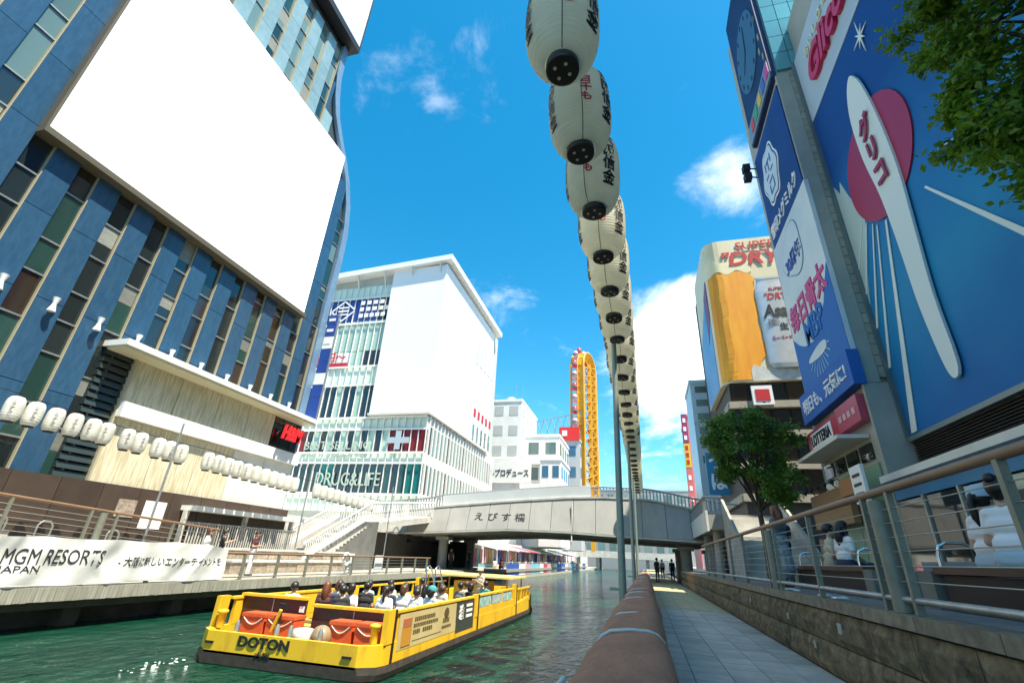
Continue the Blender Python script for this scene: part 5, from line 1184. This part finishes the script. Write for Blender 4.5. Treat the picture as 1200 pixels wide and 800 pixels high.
# ------------------------------------------------------------------ people
def cap_prims(b, p0, p1, r0, r1):
    p0, p1 = Vector(p0), Vector(p1)
    b.cyl(p0, p1, r0, r1, 10); b.ball(p0, r0, n=10, m=6); b.ball(p1, r1, n=10, m=6)
def make_body(kind='stand', dress=False, arms='down', long_trousers=True, female=True):
    """One continuous body facing +Y with its feet (or seat floor) at the origin; slots: skin, top, bottoms, shoes."""
    P = []   # p0, p1, r0, r1, region
    sit = kind == 'sit'; dz = -.44 if sit else 0
    sw = .165 if female else .195
    hz = .93 + dz
    V_ = lambda x, y, z: Vector((x, y, z + dz))
    lean = .05 if sit else 0
    P += [(V_(-.075, 0, .95), V_(.075, 0, .95), .118, .118, 2), (V_(-.065, .0, 1.08), V_(.065, .0, 1.08), .10, .10, 1), (V_(-.08, lean, 1.24), V_(.08, lean, 1.24), .115, .115, 1), (V_(-sw + .03, lean, 1.36), V_(sw - .03, lean, 1.36), .07, .07, 1)]
    P += [(V_(0, lean, 1.38), V_(0, lean + .02, 1.49), .052, .048, 0)]
    hc = V_(0, lean + .035, 1.575)
    P += [(hc + Vector((0, -.012, .03)), hc + Vector((0, .008, -.03)), .092, .076, 0), (hc + Vector((0, .03, -.055)), hc + Vector((0, .05, -.075)), .052, .035, 0), (hc + Vector((0, .085, .0)), hc + Vector((0, .102, -.022)), .012, .016, 0)]
    for s in (-1, 1): P.append((hc + Vector((s * .085, -.01, -.005)), hc + Vector((s * .09, -.015, -.03)), .017, .013, 0))
    for s in (-1, 1):
        if sit:
            K_, A_ = Vector((s * .11, .43, .50)), Vector((s * .12, .40, .09))
            P += [(Vector((s * .085, .02, .50)), K_, .088, .062, 2)]
        else:
            K_, A_ = Vector((s * .10, .015, .49)), Vector((s * .105 , -.015, .09))
            P += [(Vector((s * .085, 0, .90)), K_, .092, .062, 2)]
        P += [(K_, A_, .058, .04, 2 if long_trousers else 0), (A_ + Vector((0, -.02, -.045)), A_ + Vector((s * .01, .15, -.055)), .042, .034, 3)]
        S_ = V_(s * sw, lean, 1.36)
        if arms == 'down': E_, W_ = V_(s * (sw + .055), -.03, 1.09), V_(s * (sw + .06), .06, .86)
        elif arms == 'phone': E_, W_ = V_(s * (sw + .05), .05, 1.10), V_(s * .09, .26, 1.24)
        elif arms == 'folded': E_, W_ = V_(s * (sw + .05), .04, 1.09), V_(-s * .05, .19, 1.13)
        elif arms == 'point': E_, W_ = (V_(s * (sw + .06), .10, 1.20), V_(s * (sw + .05), .34, 1.30)) if s > 0 else (V_(s * (sw + .05), -.02, 1.09), V_(s * (sw + .06), .08, .86))
        else: E_, W_ = V_(s * (sw + .05), .03, 1.11), V_(s * .13, .28, 1.00)     # lap
        M_ = S_.lerp(E_, .62)
        P += [(S_, M_, .058, .05, 1), (M_, E_, .043, .04, 0), (E_, W_, .038, .028, 0)]
        d = (W_ - E_).normalized(); side = d.cross(Vector((0, 0, 1))); side = side.normalized() if side.length > .1 else Vector((1, 0, 0))
        P += [(W_, W_ + d * .075, .028, .032, 0)]
        for q in range(4):
            f0 = W_ + d * .08 + side * (q - 1.5) * .019; L_ = (.062, .075, .07, .055)[q]
            f1 = f0 + d * L_ * .55; f2 = f1 + (d + Vector((0, 0, -.7))).normalized() * L_ * .45
            P += [(f0, f1, .0095, .009, 0), (f1, f2, .009, .0075, 0)]
        t0 = W_ + d * .03 + side * -s * .03; P += [(t0, t0 + (d - side * s * .8).normalized() * .055, .011, .009, 0)]
    if dress: P += [(V_(-.05, .0, .95), V_(.05, 0, .95), .14, .14, 2), (Vector((0, 0, .75 if not sit else .5)), Vector((0, 0 if not sit else .2, .36 if not sit else .5)), .17, .21 if not sit else .15, 2)]
    b = MB()
    for p0, p1, r0, r1, g_ in P: cap_prims(b, p0, p1, r0, r1)
    me = b.mesh('raw'); o = bpy.data.objects.new('raw', me); col.objects.link(o)
    md = o.modifiers.new('r', 'REMESH'); md.mode = 'VOXEL'; md.voxel_size = .0125; md.use_smooth_shade = True
    ms = o.modifiers.new('s', 'SMOOTH'); ms.factor = .5; ms.iterations = 3
    dg = bpy.context.evaluated_depsgraph_get(); out_ = bpy.data.meshes.new_from_object(o.evaluated_get(dg)); out_.name = 'body'
    bpy.data.objects.remove(o); bpy.data.meshes.remove(me)
    import numpy as np
    n = len(out_.polygons); c = np.empty(n * 3); out_.polygons.foreach_get('center', c); c = c.reshape(-1, 3)
    best = np.full(n, 1e9); reg = np.zeros(n, int)
    for p0, p1, r0, r1, g_ in P:
        a, d = np.array(p0), np.array(p1 - p0); L2 = max(1e-9, d @ d); t_ = np.clip(((c - a) @ d) / L2, 0, 1)
        ds = np.linalg.norm(c - (a + t_[:, None] * d), axis=1) - (r0 + (r1 - r0) * t_)
        u = ds < best; best[u] = ds[u]; reg[u] = g_
    if dress and not sit:
        w_ = (c[:, 2] < 1.02 + dz) & (reg == 1); reg[w_] = 2
    while len(out_.materials) < 4: out_.materials.append(None)
    out_.polygons.foreach_set('material_index', reg.astype('int32')); out_.polygons.foreach_set('use_smooth', np.ones(n, bool)); out_.update()
    return out_, hc
def make_hair(style):
    b = MB(); vs = []; n, m = 18, 12
    for j in range(m + 1):
        th = math.pi * j / m
        for i in range(n):
            ph = 2 * math.pi * i / n; x, y, z = math.sin(th) * math.cos(ph), math.sin(th) * math.sin(ph), math.cos(th)
            k = 1.0
            if y > .15 and z < .38: k = .80           # keeps the face free
            if z < -.45 and style in ('short', 'cap'): k = .82
            w_ = 1 + .03 * noise.noise((x * 4, y * 4, z * 4))
            vs.append((x * .106 * k * w_, (y * .118 - .012) * k * w_, (z * .118 + .022) * k * w_))
    b.add(vs, [(j * n + i, j * n + (i + 1) % n, (j + 1) * n + (i + 1) % n, (j + 1) * n + i) for j in range(m) for i in range(n)], True)
    if style == 'long':
        b.tube([(0, -.07, .02), (0, -.10, -.08), (0, -.115, -.20), (0, -.11, -.32)], [.085, .088, .075, .03], 10)
        for s in (-1, 1): b.tube([(s * .075, -.03, .0), (s * .085, -.03, -.10), (s * .08, -.04, -.22)], [.04, .038, .015], 8)
    if style == 'bob': b.tube([(0, -.05, .0), (0, -.075, -.09), (0, -.07, -.13)], [.09, .095, .06], 10)
    if style == 'bun': b.ball((0, -.10, .10), .05); b.tube([(0, -.07, -.04), (0, -.07, -.1)], [.06, .03], 8)
    if style == 'tail': b.ball((0, -.115, .02), .035); b.tube([(0, -.12, .02), (0, -.15, -.06), (0, -.135, -.2), (0, -.12, -.28)], [.03, .04, .035, .012], 8)
    return b.mesh('hair')
eyes_me = MB().ball((-.033, .083, .012), .0085, n=8, m=5).ball((.033, .083, .012), .0085, n=8, m=5).box(-.022, .022, .076, .088, -.052, -.046).mesh('face', m=mat('eye_dark', (.03, .015, .012), .4))
BODY = {}
def body(kind, **k):
    key = (kind, tuple(sorted(k.items())))
    if key not in BODY: BODY[key] = make_body(kind, **k)
    return BODY[key]
HAIR = {s: make_hair(s) for s in ('short', 'long', 'bob', 'bun', 'tail')}
for h in HAIR.values(): h.materials.append(None)
skin = mat('skin', (.52, .31, .21), .55, c2=(.47, .27, .18), scale=20)
hair_k = mat('hair_black', (.012, .009, .008), .45); hair_b = mat('hair_brown', (.075, .03, .014), .45); hair_r = mat('hair_auburn', (.14, .045, .02), .45)
cl = lambda n_, c, c2=None, sc=18: mat('cloth_' + n_, c, .85, c2=c2, scale=sc)
C = dict(white=cl('white', (.74, .74, .74), (.66, .67, .68), 6), black=cl('black', (.018, .018, .02)), maroon=cl('maroon', (.085, .028, .03)), grey=cl('grey', (.14, .145, .16), (.10, .105, .12), 6), navy=cl('navy', (.025, .035, .07)), beige=cl('beige', (.42, .35, .25)), blue=cl('blue', (.10, .20, .36)), cream=cl('cream', (.60, .55, .42), (.35, .32, .22), 14), paleblue=cl('paleblue', (.40, .50, .56)), pattern=cl('pattern', (.16, .18, .22), (.40, .42, .40), 11), red=cl('red', (.42, .05, .05)), teal=cl('teal', (.05, .26, .27)), tan=cl('tan', (.33, .24, .14)), yellow=cl('yellow', (.55, .42, .10)))
shoe = cl('shoe', (.05, .045, .04))
def setm(o, ms):
    for s_, m in zip(o.material_slots, ms): s_.link = 'OBJECT'; s_.material = m
def person(label, loc, face, kind='stand', top='white', bot='black', hair='short', hm=None, scale=1., group=None, cap=None, **k):
    """face: heading in degrees, 0 along the canal (+Y), 90 towards -X."""
    me, hc = body(kind, **k); T = thing('person', label, 'person', loc, group)
    T.rotation_euler = (0, 0, R(face)); T.scale = (scale,) * 3
    def ch(name, m_, at=(0, 0, 0)):
        o = bpy.data.objects.new(name, m_); col.objects.link(o); o.parent = T; o.location = at; return o
    o = ch('body', me); setm(o, (skin, C[top], C[bot], shoe))
    h = ch('hair', HAIR[hair], hc); setm(h, (hm or hair_k,))
    ch('face', eyes_me, hc)
    if cap:
        o = ch('cap', CAPS, hc); setm(o, (C[cap],))
    return T
CAPS = MB().lathe([(.124, .02), (.126, .05), (.108, .115), (.06, .15), (.005, .158)], n=18, cap=False).prism([(-.08, .09), (.08, .09), (.06, .19), (-.06, .19)], lambda u, v, d: (u, v, d), .03, .042).mesh('cap'); CAPS.materials.append(None)

# walkers on the far deck
person('person in maroon shirt and white trousers holding a bag at the far deck railing', (-16.2, 18.35, 0), -70, top='maroon', bot='white', hair='short', arms='folded', female=False, scale=1.02)
person('person in black shirt pointing on the far deck above the banner end', (-16.6, 17.0, 0), -40, top='black', bot='black', hair='short', arms='point', female=False)
person('person in white top beside the pointing person on the far deck', (-16.9, 16.55, 0), -60, top='white', bot='white', hair='bob', hm=hair_b)
# boat passengers, seated and facing the bow
bp_list = [(-8.75, 11.65, 'white', 'short', hair_k, 'lone passenger in white at the left rear of the boat'),
 (-8.35, 12.5, 'maroon', 'long', hair_r, 'passenger with long auburn hair and maroon top in the boat'),
 (-7.95, 12.55, 'navy', 'short', hair_k, 'passenger in dark top beside the auburn-haired passenger'),
 (-7.65, 12.55, 'white', 'bob', hair_k, 'passenger in white with dark bob, right of the dark-topped passenger'),
 (-6.6, 12.5, 'white', 'tail', hair_k, 'ponytailed passenger in white behind the cream side advert'),
 (-7.7, 13.45, 'black', 'short', hair_k, 'passenger in black top in the middle row of the boat'),
 (-6.95, 14.3, 'white', 'short', hair_k, 'short-haired passenger in white in the boat middle'),
 (-6.55, 13.4, 'white', 'bob', hair_b, 'brown-haired passenger in white near the side advert'),
 (-6.15, 13.4, 'white', 'short', hair_k, 'passenger in white seated against the side advert'),
 (-5.75, 13.45, 'paleblue', 'bob', hair_k, 'passenger in pale blue at the starboard rail'),
 (-6.3, 14.3, 'white', 'long', hair_k, 'long-haired passenger in white ahead of the side advert row'),
 (-5.8, 14.35, 'cream', 'short', hair_b, 'passenger in cream top at the starboard rail near the black advert'),
 (-7.9, 15.2, 'white', 'short', hair_k, 'passenger in white on the port bench beside the ladder hoops'),
 (-6.0, 16.4, 'grey', 'short', hair_k, 'passenger in grey right of the ladder hoops'),
 (-5.65, 16.45, 'black', 'bob', hair_k, 'dark-dressed passenger right of the ladder hoops at the rail'),
 (-6.1, 17.4, 'cream', 'short', hair_b, 'passenger in cream top behind the poster bay'),
 (-7.8, 17.4, 'tan', 'short', hair_k, 'passenger in tan top on the forward port bench'),
 (-7.35, 11.7, 'black', 'short', hair_k, 'dark-haired passenger in black seen through the gap between the bulkheads'),
 (-8.6, 13.4, 'white', 'bob', hair_b, 'brown-haired passenger in white on the third port bench'),
 (-8.15, 14.3, 'paleblue', 'short', hair_k, 'passenger in pale blue on the fourth port bench'),
 (-6.95, 13.4, 'navy', 'short', hair_k, 'passenger in navy in the aisle seat of the third row'),
 (-5.75, 12.5, 'white', 'short', hair_k, 'passenger in white closest to the stern on the starboard side'),
 (-6.15, 15.2, 'white', 'bob', hair_k, 'dark-bobbed passenger in white just before the ladder hoops'),
 (-5.75, 18.4, 'teal', 'short', hair_k, 'passenger in teal top nearest the bow canopy')]
for i, (x, y, t_, h, hm_, lb_) in enumerate(bp_list):
    person(lb_, (x, y - .03, -.86), rnd.uniform(-25, 25), 'sit', t_, rnd.choice(('black', 'navy', 'tan')), h, hm_, group='boat passengers', arms='lap', cap='teal' if i == 9 else None)
person('boat guide in cream clothes standing by the ladder hoops', (-6.2, 19.2, -.9), 150, top='cream', bot='cream', hair='short', arms='phone', cap='cream')

# terrace: benches and sitters
bench_w = mat('bench_wood', (.10, .045, .025), .55, c2=(.075, .033, .018), scale=6, stretch=(1, .2, 1)); block_c = mat('bench_block', (.19, .19, .165), .8, c2=(.14, .14, .12), scale=3)
for (y0_, y1_, nm) in ((4.3, 7.25, 'dark wooden bench with steel arm hoops under the two sitters at the right edge'), (9.3, 12.9, 'dark wooden bench with concrete ends behind the fence middle')):
    B_ = thing('terrace_bench', nm, 'bench', (3.6, (y0_ + y1_) / 2, .925))
    for k in range(3): bx('seat_plank', bench_w, B_, 3.3 + k * .2, 3.49 + k * .2, y0_, y1_, 1.30, 1.37)
    MB().box(3.34, 3.86, y0_ + .1, y1_ - .1, .925, 1.29).build('base', mat('bench_dark', (.03, .016, .012), .7), B_)
    for y in (y0_ - .35, y1_ + .02): MB().box(3.28, 3.92, y, y + .33, .925, 1.33).build('end_block', block_c, B_)
    for y in (y0_ + .2, y1_ - .12): MB().tube([(3.34, y, 1.37), (3.34, y, 1.5), (3.37, y, 1.60), (3.45, y, 1.64), (3.62, y, 1.64), (3.72, y, 1.60), (3.76, y, 1.5), (3.76, y, 1.37)], .018, 8).build('arm_hoop', chrome, B_)
person('person in white shirt and pale blue cap seated at the right edge behind the fence', (3.55, 6.5, .90), -75, 'sit', 'white', 'paleblue', 'tail', hair_k, arms='lap', cap='paleblue', scale=1.03)
person('person in white shirt with black hair tied up seated at the far right edge', (3.46, 5.98, .90), -62, 'sit', 'white', 'paleblue', 'bun', hair_k, arms='lap', scale=1.06)
person('person with long black hair in white tee seated on the middle bench', (3.55, 10.7, .90), -70, 'sit', 'white', 'navy', 'long', hair_k, arms='lap')
person('person in speckled cream top seated left of the white tee sitter', (3.55, 11.5, .90), -95, 'sit', 'cream', 'beige', 'short', hair_k, arms='lap')
person('standing person with auburn hair in grey top and patterned skirt raising a phone', (3.0, 12.7, .925), 35, 'stand', 'grey', 'pattern', 'long', hair_r, arms='phone', dress=True)
person('person in dark clothes standing beyond the auburn-haired person', (3.5, 14.6, .925), 20, 'stand', 'navy', 'black', 'short', hair_k, arms='phone', female=False)
lw = MB().box(4.6, 4.75, 6.9, 10.4, .925, 1.5).build('glass_screen', mat('blue_grey_panel', (.14, .20, .25), .3, c2=(.17, .23, .28), scale=2)); props(lw, None, 'screen'); lw['label'] = 'low blue-grey panel behind the bench gap'
for k, (y, hgt, t_) in enumerate(((8.2, 2.05, 'dark standing display board with white rows at the shop glass'), (11.0, 1.9, 'dark standing display board nearest the grey column'))):
    D_ = thing('display_board', t_, 'board', (6.8, y, .925)); MB().box(6.78, 6.86, y - .5, y + .5, 1.1, .925 + hgt).build('board', dark_metal, D_)
    for s in (-.45, .45): MB().box(6.72, 6.92, y + s - .03, y + s + .03, .925, 1.1).build('leg', dark_metal, D_)
    for q in range(5): MB().box(6.76, 6.779, y - .42, y + .42, 1.3 + q * .26, 1.36 + q * .26).build('row', off_white, D_)
# leaning steel post by the glass
o = MB().cyl((4.9, 6.75, .925), (4.7, 6.9, 2.2), .04, n=10).build('steel_prop', steel); props(o, None, 'post'); o['label'] = 'slanting pale steel post behind the thick fence post'

# far crowd on the sunlit quay beyond the bridge and in the shade under it
tops = ['white', 'red', 'navy', 'paleblue', 'black', 'yellow', 'white', 'teal', 'beige', 'maroon']
for i in range(34):
    y = 54 + i * 1.9 + rnd.uniform(-.4, .4); x = rnd.choice((-15.1, -15.6, -16.0)); t_ = tops[i % 10]
    person('person in %s top on the quay beyond the bridge, %s along the banners' % (t_.replace('paleblue', 'pale blue'), ORD[i]), (x, y, -.72), rnd.uniform(-180, 180), 'stand', t_, rnd.choice(('black', 'navy', 'beige')), rnd.choice(('short', 'bob')), group='crowd on the quay beyond the bridge', arms=rnd.choice(('down', 'folded')))
person('dark silhouetted person leaning at the quay edge just beyond the bridge', (-14.95, 52.6, -.72), -60, 'stand', 'black', 'black', 'short', arms='down')
for i, (x, y) in enumerate(((.8, 41.5), (2.1, 45.5), (1.5, 52))):
    person('shaded person on the near walkway under the bridge, %s from the camera' % ORD[i], (x, y, 0), rnd.uniform(-40, 40) + 180 * (i % 2), 'stand', ['black', 'navy', 'white', 'grey', 'black', 'beige', 'white'][i], 'black', 'short', group='people under the bridge', arms='down')
for i, (x, y) in enumerate(((-16.2, 41.5), (-16.9, 43.0), (-15.8, 45.0))):
    person('shaded person under the left bridge end, %s of three' % ORD[i], (x, y, 0), -60 * i, 'stand', ['black', 'white', 'navy'][i], 'black', 'short', group='people under the left bridge end', arms='down')
# life ring board on the far deck rail
lr = thing('life_ring_stand', 'white life ring and board on the deck railing near the stairs', 'life ring', (-14.75, 23.6, 0))
MB().box(-14.85, -14.80, 23.35, 24.05, .1, 1.0).build('board', white_paint, lr)
MB().tube([(-14.72, 23.2 + .24 * math.cos(t_ * math.pi / 9), .72 + .28 * math.sin(t_ * math.pi / 9)) for t_ in range(18)], .07, 8, closed=True).build('ring', white_paint, lr)
o = MB().box(-14.86, -14.80, 26.3, 27.1, .1, .95).build('notice_board', white_paint); props(o, None, 'notice'); o['label'] = 'plain white notice board on the deck railing near the bridge'
